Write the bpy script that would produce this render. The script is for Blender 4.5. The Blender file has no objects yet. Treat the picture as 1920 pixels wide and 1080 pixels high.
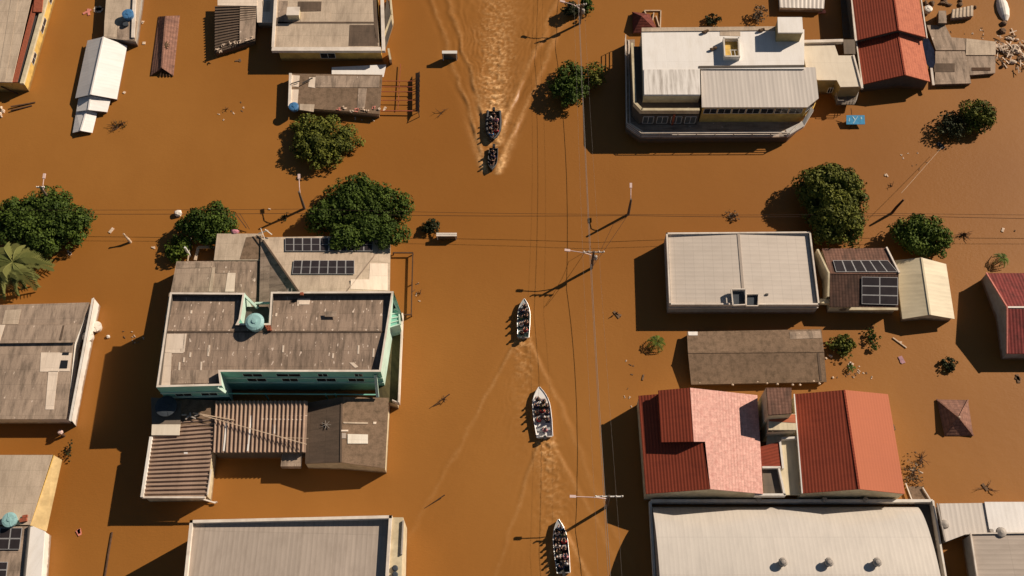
import bpy, bmesh, math, random
import numpy as np
from mathutils import Vector, Matrix
from math import radians as R, sin, cos, pi, sqrt
random.seed(7); np.random.seed(7)
S = bpy.context.scene
COL = S.collection
# ------------------------------------------------------------------ camera, sky, sun, exposure
TILT = math.atan(1010/2084.0); H = 117.0; F = 2084.0
CAMP = Vector((0, -H*math.tan(TILT), H))
cam = bpy.data.objects.new('camera', bpy.data.cameras.new('camera')); COL.objects.link(cam)
cam.location = CAMP; cam.rotation_euler = (TILT, 0, 0)
cam.data.lens = F/1920*36; cam.data.sensor_width = 36; cam.data.clip_end = 5000; cam.data.clip_start = 1
S.camera = cam
SUN_DIR = Vector((0.857, 0.515, 0)).normalized(); EL = R(31)
w = bpy.data.worlds.new('World'); S.world = w; w.use_nodes = True
nt = w.node_tree; bg = nt.nodes['Background']; sky = nt.nodes.new('ShaderNodeTexSky')
sky.sky_type = 'NISHITA'; sky.sun_disc = False; sky.sun_elevation = EL
sky.sun_rotation = math.atan2(SUN_DIR.x, SUN_DIR.y); sky.altitude = 1500; sky.air_density = 0.8; sky.dust_density = 0.5
tn = nt.nodes.new('ShaderNodeMix'); tn.data_type = 'RGBA'; tn.blend_type = 'MULTIPLY'; tn.inputs[0].default_value = 1; tn.inputs[7].default_value = (1.0, .90, .76, 1)
nt.links.new(sky.outputs[0], tn.inputs[6]); nt.links.new(tn.outputs[2], bg.inputs[0]); bg.inputs[1].default_value = 0.05
sun = bpy.data.objects.new('sun', bpy.data.lights.new('sun', 'SUN')); COL.objects.link(sun)
sun.data.energy = 5.0; sun.data.angle = R(0.5); sun.data.color = (1.0, 0.85, 0.69)
sd = Vector((SUN_DIR.x*cos(EL), SUN_DIR.y*cos(EL), sin(EL)))
sun.rotation_euler = sd.to_track_quat('Z', 'Y').to_euler()
S.view_settings.view_transform = 'Standard'; S.view_settings.look = 'None'
S.view_settings.exposure = 0.27; S.view_settings.gamma = 1.0

# ------------------------------------------------------------------ placing by picture position and real height
MR = Matrix.Rotation(TILT, 3, 'X')
def ray(px, py): return MR @ Vector(((px-960)/F, -(py-540)/F, -1.0))
def V(px, py, z=0.0):
    d = ray(px, py); t = (z-CAMP.z)/d.z
    return CAMP + d*t
class Pl:
    def __init__(s, a, b, c): s.p = a; s.n = (b-a).cross(c-a).normalized()
    def at(s, px, py):
        d = ray(px, py); t = (s.p-CAMP).dot(s.n)/d.dot(s.n); return CAMP + d*t
def flat(z): return Pl(Vector((0, 0, z)), Vector((1, 0, z)), Vector((0, 1, z)))

# ------------------------------------------------------------------ materials
MATS = {}
class NB:
    def __init__(s, name):
        s.m = bpy.data.materials.new(name); s.m.use_nodes = True; s.t = s.m.node_tree
        s.b = s.t.nodes['Principled BSDF']
    def n(s, ty, **k):
        x = s.t.nodes.new('ShaderNode'+ty)
        for a, v in k.items(): setattr(x, a, v)
        return x
    def put(s, sock, v):
        if v is None: return
        if hasattr(v, 'is_linked') or isinstance(v, bpy.types.NodeSocket): s.t.links.new(v, sock)
        else: sock.default_value = v
    def math(s, op, a, b=None, c=None, clamp=False):
        x = s.n('Math', operation=op, use_clamp=clamp); s.put(x.inputs[0], a)
        if b is not None: s.put(x.inputs[1], b)
        if c is not None: s.put(x.inputs[2], c)
        return x.outputs[0]
    def mix(s, f, a, b, bt='MIX'):
        x = s.n('Mix', data_type='RGBA', blend_type=bt)
        s.put(x.inputs[0], f); s.put(x.inputs[6], c4(a)); s.put(x.inputs[7], c4(b)); return x.outputs[2]
    def uv(s): return s.n('UVMap').outputs[0]
    def obj(s): return s.n('TexCoord').outputs['Object']
    def map(s, v, sc=(1,1,1), loc=(0,0,0)):
        x = s.n('Mapping'); s.put(x.inputs[0], v); x.inputs[3].default_value = sc; x.inputs[1].default_value = loc; return x.outputs[0]
    def noise(s, v, sc, det=3, rough=.6):
        x = s.n('TexNoise'); s.put(x.inputs['Vector'], v); x.inputs['Scale'].default_value = sc
        x.inputs['Detail'].default_value = det; x.inputs['Roughness'].default_value = rough; return x.outputs[0]
    def ramp(s, v, lo, hi):
        x = s.n('MapRange'); x.clamp = True; s.put(x.inputs[0], v); x.inputs[1].default_value = lo; x.inputs[2].default_value = hi; return x.outputs[0]
    def bump(s, h, st, dist):
        x = s.n('Bump'); x.inputs['Strength'].default_value = st; x.inputs['Distance'].default_value = dist; s.put(x.inputs['Height'], h)
        s.t.links.new(x.outputs[0], s.b.inputs['Normal'])
    def fin(s, col, rough=.8, spec=.3, metal=0):
        s.put(s.b.inputs['Base Color'], c4(col)); s.put(s.b.inputs['Roughness'], rough)
        s.b.inputs['Specular IOR Level'].default_value = spec; s.b.inputs['Metallic'].default_value = metal
        MATS[s.m.name] = s.m; return s.m
def c4(c):
    if isinstance(c, (tuple, list)) and len(c) == 3: return (c[0], c[1], c[2], 1.0)
    return c
def M(name): return MATS[name]

def paint(name, col, rough=.6, spec=.3, metal=0, vary=.12, sc=2.0, dirt=None, dirtamt=.0):
    b = NB(name); o = b.obj()
    f = b.noise(o, sc, 4); f2 = b.noise(o, sc*.3, 3)
    c = b.mix(b.ramp(f, .3, .7), tuple(x*(1-vary) for x in col), tuple(min(1, x*(1+vary)) for x in col))
    if dirt: c = b.mix(b.math('MULTIPLY', b.ramp(f2, .42, .75), dirtamt), c, dirt)
    if name.startswith(('plaster', 'teal', 'mint')):
        sz = b.n('SeparateXYZ'); b.put(sz.inputs[0], o)
        lv = b.math('ADD', sz.outputs[2], b.math('MULTIPLY', b.noise(b.map(o, (1, 1, .2)), 1.5, 4, .6), -.7))
        c = b.mix(b.math('MULTIPLY', b.math('SUBTRACT', 1.0, b.ramp(lv, -.05, .25)), .8), c, (.16, .075, .025))
    return b.fin(c, rough, spec, metal)

def sheet(name, col, sheets=(1.05, 1.8), svar=.09, stain=(.05,.04,.03), stainamt=.5, fleck=None, fleckth=.70, pitch=0, along='v',
          rough=.9, spec=.15, metal=0, seam=.14, bump=.02, stretch=(1.2, .35), line=.2, big=.3, grain=.5, streak=.35):
    """fibre cement, metal or tiled sheets: u runs along the eave, v down the slope; sizes in metres"""
    b = NB(name); uv = b.uv()
    sx = b.n('SeparateXYZ'); b.put(sx.inputs[0], uv); u, v = sx.outputs[0], sx.outputs[1]
    cu = b.math('FLOOR', b.math('DIVIDE', u, sheets[0])); cv = b.math('FLOOR', b.math('DIVIDE', v, sheets[1]))
    cb = b.n('CombineXYZ'); b.put(cb.inputs[0], cu); b.put(cb.inputs[1], cv)
    wn = b.n('TexWhiteNoise', noise_dimensions='2D'); b.put(wn.inputs[0], cb.outputs[0])
    k = b.math('MULTIPLY_ADD', wn.outputs[0], svar*2, 1-svar)
    n1 = b.noise(b.map(uv, (stretch[0], stretch[1], 1)), 1.0, 5, .65)
    n2 = b.noise(b.map(uv, (.16, .16, 1), (7, 3, 0)), 1.0, 3, .5)
    n3 = b.noise(uv, 6.0, 4, .7)
    k = b.math('MULTIPLY', k, b.math('MULTIPLY_ADD', n2, big*2, 1-big))
    k = b.math('MULTIPLY', k, b.math('MULTIPLY_ADD', n3, grain, 1-grain/2))
    n5 = b.noise(b.map(uv, (7, .45, 1), (1, 5, 0)), 1.0, 3, .6)
    k = b.math('MULTIPLY', k, b.math('MULTIPLY_ADD', n5, streak, 1-streak/2))
    if seam:
        fu = b.math('FRACT', b.math('DIVIDE', u, sheets[0])); fv = b.math('FRACT', b.math('DIVIDE', v, sheets[1]))
        s1 = b.math('LESS_THAN', fu, .07/sheets[0]); s2 = b.math('LESS_THAN', fv, .08/sheets[1])
        sm = b.math('MAXIMUM', b.math('MULTIPLY', s1, .6), s2)
        k = b.math('MULTIPLY', k, b.math('SUBTRACT', 1.0, b.math('MULTIPLY', sm, seam)))
    ln = None
    if pitch:
        ph = b.math('MULTIPLY', u if along == 'u' else v, 2*pi/pitch)
        ln = b.math('MULTIPLY_ADD', b.math('SINE', ph), .5, .5)
        k = b.math('MULTIPLY', k, b.math('SUBTRACT', 1.0, b.math('MULTIPLY', b.ramp(ln, .55, 1.0), line)))
    cm = b.mix(1.0, col, k, 'MULTIPLY')
    c = b.mix(b.math('MULTIPLY', b.ramp(n1, .45, .68), stainamt), cm, stain)
    if fleck:
        n4 = b.noise(b.map(uv, (1.6, .7, 1), (3, 9, 0)), 1.6, 2, .5)
        c = b.mix(b.ramp(n4, fleckth, fleckth+.02), c, fleck)
    if bump:
        h = n3 if ln is None else b.math('ADD', b.math('MULTIPLY', ln, 1.0), b.math('MULTIPLY', n3, .3))
        b.bump(h, .6, bump)
    return b.fin(c, rough, spec, metal)

G = 'grey'
sheet('cement_old', (.32,.235,.175), fleck=(.66,.54,.44), fleckth=.665, stainamt=.65, svar=.08, stretch=(2.0, .35))
sheet('cement_mid', (.37,.28,.21), fleck=(.62,.5,.4), fleckth=.70, stainamt=.6, svar=.07, stretch=(1.6, .35))
sheet('cement_beige', (.52,.415,.31), stain=(.2,.15,.11), stainamt=.4, svar=.04, seam=.16)
sheet('cement_pale', (.50,.40,.30), stain=(.22,.16,.11), stainamt=.35, svar=.04, seam=.12)
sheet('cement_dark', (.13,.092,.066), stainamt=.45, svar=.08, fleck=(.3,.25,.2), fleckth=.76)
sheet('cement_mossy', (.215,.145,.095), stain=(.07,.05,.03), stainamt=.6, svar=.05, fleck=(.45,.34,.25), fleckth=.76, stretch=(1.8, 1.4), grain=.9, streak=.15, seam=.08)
sheet('patch_pale', (.74,.62,.50), stain=(.5,.4,.31), stainamt=.35, svar=.06, seam=.12, stretch=(2, .6), big=.15, grain=.12, streak=.10)
sheet('skylight_sheet', (.72,.66,.56), stain=(.5,.42,.33), stainamt=.3, svar=.04, seam=.1, rough=.5, big=.1, grain=.12, streak=.10)
sheet('metal_grey', (.56,.49,.42), sheets=(6, 1.1), svar=.02, stain=(.42,.36,.3), stainamt=.3, pitch=.55, along='u', rough=.5, spec=.4, seam=.10, bump=.006, line=.07, big=.12, grain=.12, streak=.10)
sheet('metal_grey_v', (.42,.35,.29), sheets=(1.1, 9), svar=.04, stain=(.25,.2,.16), stainamt=.35, pitch=.5, along='u', rough=.6, spec=.4, seam=.12, bump=.008, line=.10, big=.15, grain=.12, streak=.10)
sheet('metal_pale', (.62,.56,.50), sheets=(1.0, 12), svar=.05, stain=(.44,.4,.36), stainamt=.5, pitch=.5, along='u', rough=.5, spec=.4, seam=.1, bump=.010, line=.10, big=.08, stretch=(1.5, .1), grain=.12, streak=.10)
sheet('metal_white', (.78,.75,.72), sheets=(1.0, 8), svar=.03, stain=(.55,.5,.45), stainamt=.25, pitch=.5, along='u', rough=.5, spec=.4, seam=.06, bump=.004, line=.03, big=.05, grain=.12, streak=.10)
sheet('metal_vault', (.70,.64,.565), sheets=(.9, 4.0), svar=.02, stain=(.5,.46,.41), stainamt=.3, pitch=.45, along='u', rough=.33, spec=.6, metal=.2, seam=.10, bump=.003, line=.05, big=.05, grain=.12, streak=.10)
sheet('roof_white', (.80,.765,.72), sheets=(1.4, 5), svar=.015, stain=(.62,.56,.48), stainamt=.3, rough=.6, seam=.07, bump=.006, big=.04, grain=.12, streak=.10)
sheet('roof_white_dirty', (.76,.72,.67), sheets=(1.1, 9), svar=.02, stain=(.33,.29,.25), stainamt=.85, rough=.6, seam=.1, bump=.006, stretch=(1.7, .16), big=.05, grain=.12, streak=.10)
sheet('slab_cream', (.70,.62,.50), sheets=(3, 3), svar=.03, stain=(.5,.42,.32), stainamt=.3, seam=.08, bump=.006, big=.08, grain=.12, streak=.10)
sheet('slab_grey', (.17,.135,.105), sheets=(3, 3), svar=.05, stain=(.1,.09,.075), stainamt=.5, seam=.1, bump=.006, grain=.12, streak=.10)
sheet('slab_moss', (.105,.085,.04), sheets=(3, 3), svar=.05, stain=(.04,.035,.02), stainamt=.7, seam=.1, bump=.01)
sheet('sheet_cream', (.66,.57,.40), sheets=(1.0, 12), svar=.06, stain=(.45,.38,.26), stainamt=.5, pitch=.5, along='u', rough=.5, seam=.1, bump=.006, line=.05, big=.1, grain=.12, streak=.10)
sheet('tile_red', (.27,.055,.028), sheets=(8, .40), svar=.04, stain=(.15,.03,.018), stainamt=.35, pitch=.34, along='v', rough=.8, seam=0, bump=.028, line=.25, big=.2, grain=.3, streak=.15)
sheet('tile_coral', (.45,.14,.07), sheets=(8, .42), svar=.01, stain=(.42,.13,.07), stainamt=.3, pitch=.34, along='v', rough=.7, seam=0, bump=.008, line=.05, big=.12, grain=.12, streak=.10)  # sunlit slope's brightness put into the coral; terrace tiles use it too
sheet('tile_red_lit', (.50,.165,.095), sheets=(8, 8), svar=.0, stain=(.28,.08,.05), stainamt=.55, pitch=.36, along='v', rough=.8, seam=0, bump=.015, line=.10, big=.12, grain=.7, streak=.1, stretch=(1.4,1.4))  # brighter copy of the red tile, sunlight on right slopes put into colour
sheet('tile_pink', (.70,.40,.335), sheets=(.34, .34), svar=.10, stain=(.46,.20,.17), stainamt=.6, pitch=.36, along='v', rough=.8, seam=.12, bump=.012, line=.10, big=.08, grain=.9, streak=.1, stretch=(2.2,2.0))
sheet('tile_brown_shade', (.095,.052,.038), sheets=(.36, .36), svar=.16, stain=(.03,.022,.018), stainamt=.6, pitch=.36, along='u', rough=.85, seam=.2, bump=.02, line=.15, grain=.9, big=.3)  # darker copy of the brown tile, south slope's shade put into colour
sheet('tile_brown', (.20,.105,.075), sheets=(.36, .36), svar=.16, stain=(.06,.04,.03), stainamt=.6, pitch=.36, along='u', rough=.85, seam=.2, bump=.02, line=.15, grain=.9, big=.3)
sheet('cement_rib', (.36,.255,.19), stain=(.12,.08,.06), stainamt=.5, svar=.05, seam=.05)
sheet('tile_rusty', (.27,.14,.10), sheets=(.36, .36), svar=.14, stain=(.07,.04,.035), stainamt=.6, pitch=.36, along='v', rough=.85, seam=.15, bump=.02, line=.15, grain=.9, big=.3)
sheet('tile_maroon', (.16,.045,.033), sheets=(.36, .36), svar=.14, stain=(.06,.02,.018), stainamt=.6, pitch=.36, along='v', rough=.85, seam=.2, bump=.02, line=.15, grain=.9, big=.3)
sheet('tile_wine', (.23,.048,.042), sheets=(.4, .4), svar=.08, stain=(.09,.028,.024), stainamt=.85, stretch=(.9,.8), pitch=.38, along='u', rough=.8, seam=.1, bump=.04, line=.2, big=.25)
paint('plaster_yellow', (.64,.43,.12), .85, .2, dirt=(.25,.15,.06), dirtamt=.6)
paint('plaster_ochre', (.55,.40,.19), .85, .2, dirt=(.3,.2,.09), dirtamt=.6)
paint('plaster_cream', (.58,.50,.34), .85, .2, dirt=(.3,.22,.12), dirtamt=.6)
paint('plaster_olive', (.36,.29,.15), .85, .2, dirt=(.2,.15,.07), dirtamt=.7)
paint('plaster_white', (.74,.70,.64), .8, .2, vary=.05, dirt=(.45,.36,.26), dirtamt=.5)
paint('plaster_grey', (.32,.30,.27), .85, .2, dirt=(.2,.16,.12), dirtamt=.5)
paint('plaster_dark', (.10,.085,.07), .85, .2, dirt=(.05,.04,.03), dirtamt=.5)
paint('teal', (.22,.53,.42), .75, .25, vary=.06, dirt=(.17,.34,.26), dirtamt=.5)
paint('mint', (.52,.68,.58), .75, .25, vary=.06, dirt=(.3,.38,.3), dirtamt=.5)
paint('coping', (.72,.64,.55), .75, .25, vary=.08, dirt=(.4,.32,.25), dirtamt=.6)
paint('rust', (.30,.085,.045), .8, .2, vary=.25, sc=5)
paint('steel_grey', (.36,.32,.28), .6, .3, vary=.1)
paint('steel_dark', (.06,.055,.05), .5, .4, vary=.1)
paint('steel_white', (.68,.66,.62), .5, .4, vary=.05)
paint('alu', (.62,.62,.60), .38, .5, metal=.5, vary=.08, sc=4)
paint('hull_white', (.78,.76,.73), .35, .5, vary=.03)
paint('hull_mint', (.42,.55,.48), .45, .5, vary=.1)
paint('hull_dark', (.035,.035,.038), .5, .4, vary=.1)
paint('deck_dark', (.07,.065,.06), .8, .2, vary=.2)
paint('rubber', (.02,.02,.022), .6, .3)
paint('glass_dark', (.02,.022,.025), .12, .6, vary=.05)
paint('glass_grey', (.08,.09,.09), .2, .6, vary=.05)
paint('panel_blue', (.034,.028,.030), .3, .25, vary=.2, sc=1.0)
paint('panel_frame', (.50,.49,.48), .4, .5, metal=.3)
paint('tank_blue', (.06,.18,.36), .5, .4, vary=.1)
paint('tank_cyan', (.28,.48,.48), .5, .4, vary=.08)
paint('tank_black', (.05,.06,.072), .7, .2)
paint('tank_white', (.72,.66,.58), .5, .4, vary=.08)
paint('wood_dark', (.09,.05,.03), .9, .15, vary=.3, sc=3)
paint('wood_pole', (.13,.095,.07), .9, .15, vary=.25, sc=3)
paint('wood_pale', (.55,.42,.30), .85, .2, vary=.2, sc=3)
paint('concrete_pole', (.30,.27,.24), .85, .2, vary=.1, sc=3)
paint('lamp_pink', (.62,.46,.42), .5, .4, vary=.05)
paint('wire', (.20,.17,.15), .6, .4)
paint('wire_dark', (.06,.035,.025), .8, .2)
paint('blue_sign', (.035,.27,.50), .5, .4, vary=.2, sc=3)
paint('white_mark', (.40,.58,.68), .5, .3)
paint('shade_navy', (.010,.013,.028), .95, .05, vary=.3)  # colour for the sheet that paints in shade by the red roof
paint('debris_pale', (.62,.48,.36), .85, .2, vary=.3, sc=4)
paint('debris_brown', (.16,.10,.06), .9, .15, vary=.3, sc=4)
paint('debris_pink', (.6,.22,.17), .85, .2, vary=.2, sc=4)
paint('lilac', (.40,.22,.25), .8, .2, vary=.2)
paint('skin', (.36,.20,.13), .6, .3, vary=.05)
paint('hair', (.02,.013,.01), .7, .3)
CLOTH = {'red': (.45,.03,.04), 'white': (.7,.68,.65), 'black': (.018,.018,.02), 'green': (.05,.12,.06), 'navy': (.025,.035,.1),
         'blue': (.08,.22,.42), 'grey': (.2,.2,.2), 'pink': (.6,.25,.3), 'orange': (.7,.22,.04), 'brown': (.1,.06,.04), 'olive': (.1,.1,.045)}
for k, c in CLOTH.items(): paint('cloth_'+k, c, .9, .1, vary=.1, sc=6)

def leafmat(name, a, b_):
    b = NB(name); at = b.n('Attribute', attribute_name='tint')
    sx = b.n('SeparateXYZ'); b.put(sx.inputs[0], at.outputs['Vector'])
    c = b.mix(sx.outputs[0], a, b_)
    m = b.fin(c, .65, .12); return m
leafmat('leaf', (.024,.044,.008), (.085,.125,.018))
leafmat('leaf_olive', (.034,.044,.009), (.175,.185,.028))
leafmat('leaf_dark', (.012,.018,.008), (.055,.060,.022))
leafmat('leaf_bright', (.035,.062,.009), (.115,.155,.020))
leafmat('leaf_dry', (.07,.05,.03), (.20,.15,.10))
leafmat('frond', (.06,.075,.02), (.20,.20,.06))

# ------------------------------------------------------------------ mesh builder
ORI = {}
class MB:
    def __init__(s): s.v = []; s.f = []; s.uv = []
    def poly(s, pts, e=None):
        i = len(s.v); s.v += [tuple(p) for p in pts]; s.f.append(tuple(range(i, i+len(pts))))
        a = Vector(pts[0]); e1 = Vector(e) if e else (Vector(pts[1])-a)
        if e1.length < 1e-6: e1 = Vector((1, 0, 0))
        e1.normalize()
        nrm = Vector((0, 0, 0))
        for k in range(len(pts)):
            p, q = Vector(pts[k]), Vector(pts[(k+1) % len(pts)]); nrm += p.cross(q)
        if nrm.length < 1e-9: nrm = Vector((0, 0, 1))
        e2 = nrm.normalized().cross(e1)
        s.uv += [((Vector(p)-a).dot(e1)+50, (Vector(p)-a).dot(e2)+50) for p in pts]
    def slab(s, pts, t=.08, e=None):
        pts = [Vector(p) for p in pts]
        ar = sum(pts[k].x*pts[(k+1) % len(pts)].y-pts[(k+1) % len(pts)].x*pts[k].y for k in range(len(pts)))
        e = e or (pts[1]-pts[0])
        if ar < 0: pts = pts[::-1]
        lo = [p-Vector((0, 0, t)) for p in pts]
        s.poly(pts, e); s.poly(lo[::-1], e)
        for k in range(len(pts)):
            j = (k+1) % len(pts); s.poly([lo[k], lo[j], pts[j], pts[k]])
    def box(s, c, sz, rz=0, tilt=None):
        c = Vector(c); m = Matrix.Rotation(rz, 3, 'Z')
        if tilt is not None: m = m @ Matrix.Rotation(tilt, 3, 'X')
        P = lambda x, y, z: c+m @ Vector((x*sz[0]/2, y*sz[1]/2, z*sz[2]/2))
        a = [P(-1,-1,-1), P(1,-1,-1), P(1,1,-1), P(-1,1,-1), P(-1,-1,1), P(1,-1,1), P(1,1,1), P(-1,1,1)]
        for q in ((4,5,6,7), (3,2,1,0), (0,1,5,4), (1,2,6,5), (2,3,7,6), (3,0,4,7)): s.poly([a[k] for k in q])
    def bar(s, a, b, w, h=None):
        a = Vector(a); b = Vector(b); h = h or w; d = (b-a).normalized()
        up = Vector((0, 0, 1)) if abs(d.z) < .95 else Vector((0, 1, 0))
        x = d.cross(up).normalized()*w/2; y = x.normalized().cross(d).normalized()*h/2
        A = [a-x-y, a+x-y, a+x+y, a-x+y]; B = [b-x-y, b+x-y, b+x+y, b-x+y]
        s.poly(A); s.poly(B[::-1])
        for k in range(4): j = (k+1) % 4; s.poly([A[j], A[k], B[k], B[j]])
    def tube(s, pts, r, n=8):
        pts = [Vector(p) for p in pts]; rs = r if isinstance(r, (list, tuple)) else [r]*len(pts)
        rings = []
        for k, p in enumerate(pts):
            d = (pts[min(k+1, len(pts)-1)]-pts[max(k-1, 0)]).normalized()
            up = Vector((0, 0, 1)) if abs(d.z) < .9 else Vector((0, 1, 0))
            x = d.cross(up).normalized(); y = x.cross(d)
            rings.append([p+(x*cos(2*pi*j/n)+y*sin(2*pi*j/n))*rs[k] for j in range(n)])
        for k in range(len(rings)-1):
            for j in range(n):
                i = (j+1) % n; s.poly([rings[k][j], rings[k][i], rings[k+1][i], rings[k+1][j]])
        s.poly(rings[0][::-1]); s.poly(rings[-1])
    def lathe(s, c, prof, n=20):
        c = Vector(c); rg = [[c+Vector((r*cos(2*pi*j/n), r*sin(2*pi*j/n), z)) for j in range(n)] for r, z in prof]
        for k in range(len(rg)-1):
            for j in range(n):
                i = (j+1) % n; s.poly([rg[k][j], rg[k][i], rg[k+1][i], rg[k+1][j]])
        s.poly(rg[-1]); s.poly(rg[0][::-1])
    def blob(s, c, r, seed=0, n=7, m=5):
        rr = random.Random(seed); c = Vector(c); sz = r if isinstance(r, tuple) else (r, r, r)
        rg = []
        for a in range(1, m):
            t = pi*a/m
            rg.append([c+Vector((sin(t)*cos(2*pi*b/n)*sz[0], sin(t)*sin(2*pi*b/n)*sz[1], cos(t)*sz[2]))*rr.uniform(.82, 1.15) for b in range(n)])
        top = c+Vector((0, 0, sz[2])); bot = c-Vector((0, 0, sz[2]))
        for b in range(n):
            d = (b+1) % n; s.poly([top, rg[0][b], rg[0][d]])
            for k in range(len(rg)-1): s.poly([rg[k][b], rg[k+1][b], rg[k+1][d], rg[k][d]])
            s.poly([rg[-1][b], bot, rg[-1][d]])
    def build(s, name, mat, parent=None, smooth=False, weld=False):
        o0 = ORI.get(parent.name, Vector((0, 0, 0))) if parent else Vector((0, 0, 0))
        me = bpy.data.meshes.new(name); me.from_pydata([(x-o0.x, y-o0.y, z-o0.z) for x, y, z in s.v], [], s.f)
        ul = me.uv_layers.new(name='UVMap'); ul.data.foreach_set('uv', [c for t in s.uv for c in t])
        me.materials.append(M(mat) if isinstance(mat, str) else mat)
        if weld:
            bm = bmesh.new(); bm.from_mesh(me); bmesh.ops.remove_doubles(bm, verts=bm.verts, dist=.0005); bm.to_mesh(me); bm.free()
        if smooth: me.shade_smooth()
        o = bpy.data.objects.new(name, me); COL.objects.link(o)
        if parent: o.parent = parent; ORI[o.name] = o0
        return o
def thing(name, label, cat, loc, group=None):
    o = bpy.data.objects.new(name, None); COL.objects.link(o); o.location = loc; o.empty_display_size = .3
    o['label'] = label; o['category'] = cat
    if group: o['group'] = group
    ORI[o.name] = Vector(loc); return o
def single(mb, name, label, cat, mat, loc, group=None, smooth=False):
    l = Vector(loc); mb.v = [(x-l.x, y-l.y, z-l.z) for x, y, z in mb.v]
    o = mb.build(name, mat, None, smooth); o.location = l; o['label'] = label; o['category'] = cat
    if group: o['group'] = group
    return o
def copy_tree(o, parent=None):
    c = o.copy(); COL.objects.link(c); c.parent = parent
    for ch in list(o.children): copy_tree(ch, c)
    return c

# building helpers -------------------------------------------------
def inset(pts, d):
    c = sum((Vector((p.x, p.y, 0)) for p in pts), Vector())/len(pts); out = []
    for p in pts:
        v = Vector((p.x, p.y, 0))-c; L = v.length
        v *= max(0, (L-d))/L; out.append(Vector((c.x+v.x, c.y+v.y, p.z)))
    return out
def walls(parent, pts, mat, d=.2, zb=-1.2, dz=.09, name='wall'):
    q = inset(pts, d); m = MB()
    ar = sum(q[k].x*q[(k+1) % len(q)].y-q[(k+1) % len(q)].x*q[k].y for k in range(len(q)))
    if ar < 0: q = q[::-1]
    for k in range(len(q)):
        a, b = q[k], q[(k+1) % len(q)]
        m.poly([(a.x, a.y, zb), (b.x, b.y, zb), (b.x, b.y, b.z-dz), (a.x, a.y, a.z-dz)])
    return m.build(name, mat, parent)
def roof(parent, pts, mat, t=.08, name='roof', e=None):
    m = MB(); m.slab(pts, t, e); return m.build(name, mat, parent)
def patch(parent, pl, px, mat, name='roof_patch', t=.03, lift=.035, e=None):
    m = MB(); n = Vector((0, 0, lift)); m.slab([pl.at(*p)+n for p in px], t, e); return m.build(name, mat, parent)
def parapet(parent, pts, wd, h, mat, name='parapet', closed=True, base=None):
    """upstand of width wd along the outline, its top at the points' z, h deep"""
    m = MB(); n = len(pts)
    c = sum(pts, Vector())/n
    for k in range(n if closed else n-1):
        a, b = pts[k], pts[(k+1) % n]; d = (b-a).normalized(); L = Vector((-d.y, d.x, 0))
        if (c-a).dot(L) < 0: L = -L
        m.slab([a, b, b+L*wd, a+L*wd], h+.001*k)
    return m.build(name, mat, parent)
def window(parent, a, b, f0, f1, z0, z1, mat='glass_dark', frame='steel_white', mull=1):
    """in the wall between a and b (ground plan); f0..f1 fractions along it"""
    a = Vector((a.x, a.y, 0)); b = Vector((b.x, b.y, 0)); d = b-a; L = Vector((d.y, -d.x, 0)).normalized()
    p = a+d*f0+L*.02; q = a+d*f1+L*.02
    m = MB(); t = .05
    up = Vector((0, 0, 1))
    for A, B in ((p+up*z0, q+up*z0), (p+up*z1, q+up*z1)): m.bar(A, B, t, t)
    for k in range(mull+2):
        x = p.lerp(q, k/(mull+1)); m.bar(x+up*(z0+t/2), x+up*(z1-t/2), t, t)
    fr = m.build('window', frame, parent)
    m = MB(); m.bar(p+up*((z0+z1)/2), q+up*((z0+z1)/2), .02, z1-z0); m.build('pane', mat, fr)
    return fr
def corr(A, B, C, D, pitch, depth, mb=None, t=.03, duty=.5):
    """ribbed sheet on A B C D; ribs run A->D, profile along A->B"""
    mb = mb or MB(); n = max(2, int((B-A).length/pitch)); z = Vector((0, 0, 1))
    prof = []
    for k in range(n):
        for f, h in ((0, 0), (.18, 1), (duty, 1), (duty+.18, 0)): prof.append(((k+f)/n, h*depth))
    prof.append((1.0, 0))
    for (f0, h0), (f1, h1) in zip(prof, prof[1:]):
        mb.poly([A.lerp(B, f0)+z*h0, A.lerp(B, f1)+z*h1, D.lerp(C, f1)+z*h1, D.lerp(C, f0)+z*h0])
    mb.slab([A-z*t, B-z*t, C-z*t, D-z*t], .05)
    return mb
def solar(parent, pl, quad, nx, ny, gap=.04, sub=1):
    q = [pl.at(*p)+Vector((0, 0, .16)) for p in quad]
    f = lambda u, v: q[0].lerp(q[1], u).lerp(q[3].lerp(q[2], u), v)
    for i in range(nx):
        for j in range(ny):
            u0, u1, v0, v1 = i/nx, (i+1)/nx, j/ny, (j+1)/ny
            W = (f(u1, v0)-f(u0, v0)).length; Hh = (f(u0, v1)-f(u0, v0)).length; gu = .012/W/nx; gv = .012/Hh/ny
            P = [f(u0+gu, v0+gv), f(u1-gu, v0+gv), f(u1-gu, v1-gv), f(u0+gu, v1-gv)]
            m = MB(); m.slab(P, .05); fr = m.build('solar_panel', 'panel_frame', parent)
            m = MB(); up = Vector((0, 0, .012)); g = .055
            for k in range(sub):
                va, vb = k/sub+g/Hh*(.5 if k else 1), (k+1)/sub-g/Hh*(.5 if k < sub-1 else 1); ua, ub = g/W, 1-g/W
                h = lambda u, v: P[0].lerp(P[1], u).lerp(P[3].lerp(P[2], u), v)+up
                m.slab([h(ua, va), h(ub, va), h(ub, vb), h(ua, vb)], .01)
            m.build('solar_cells', 'panel_blue', fr)
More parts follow.
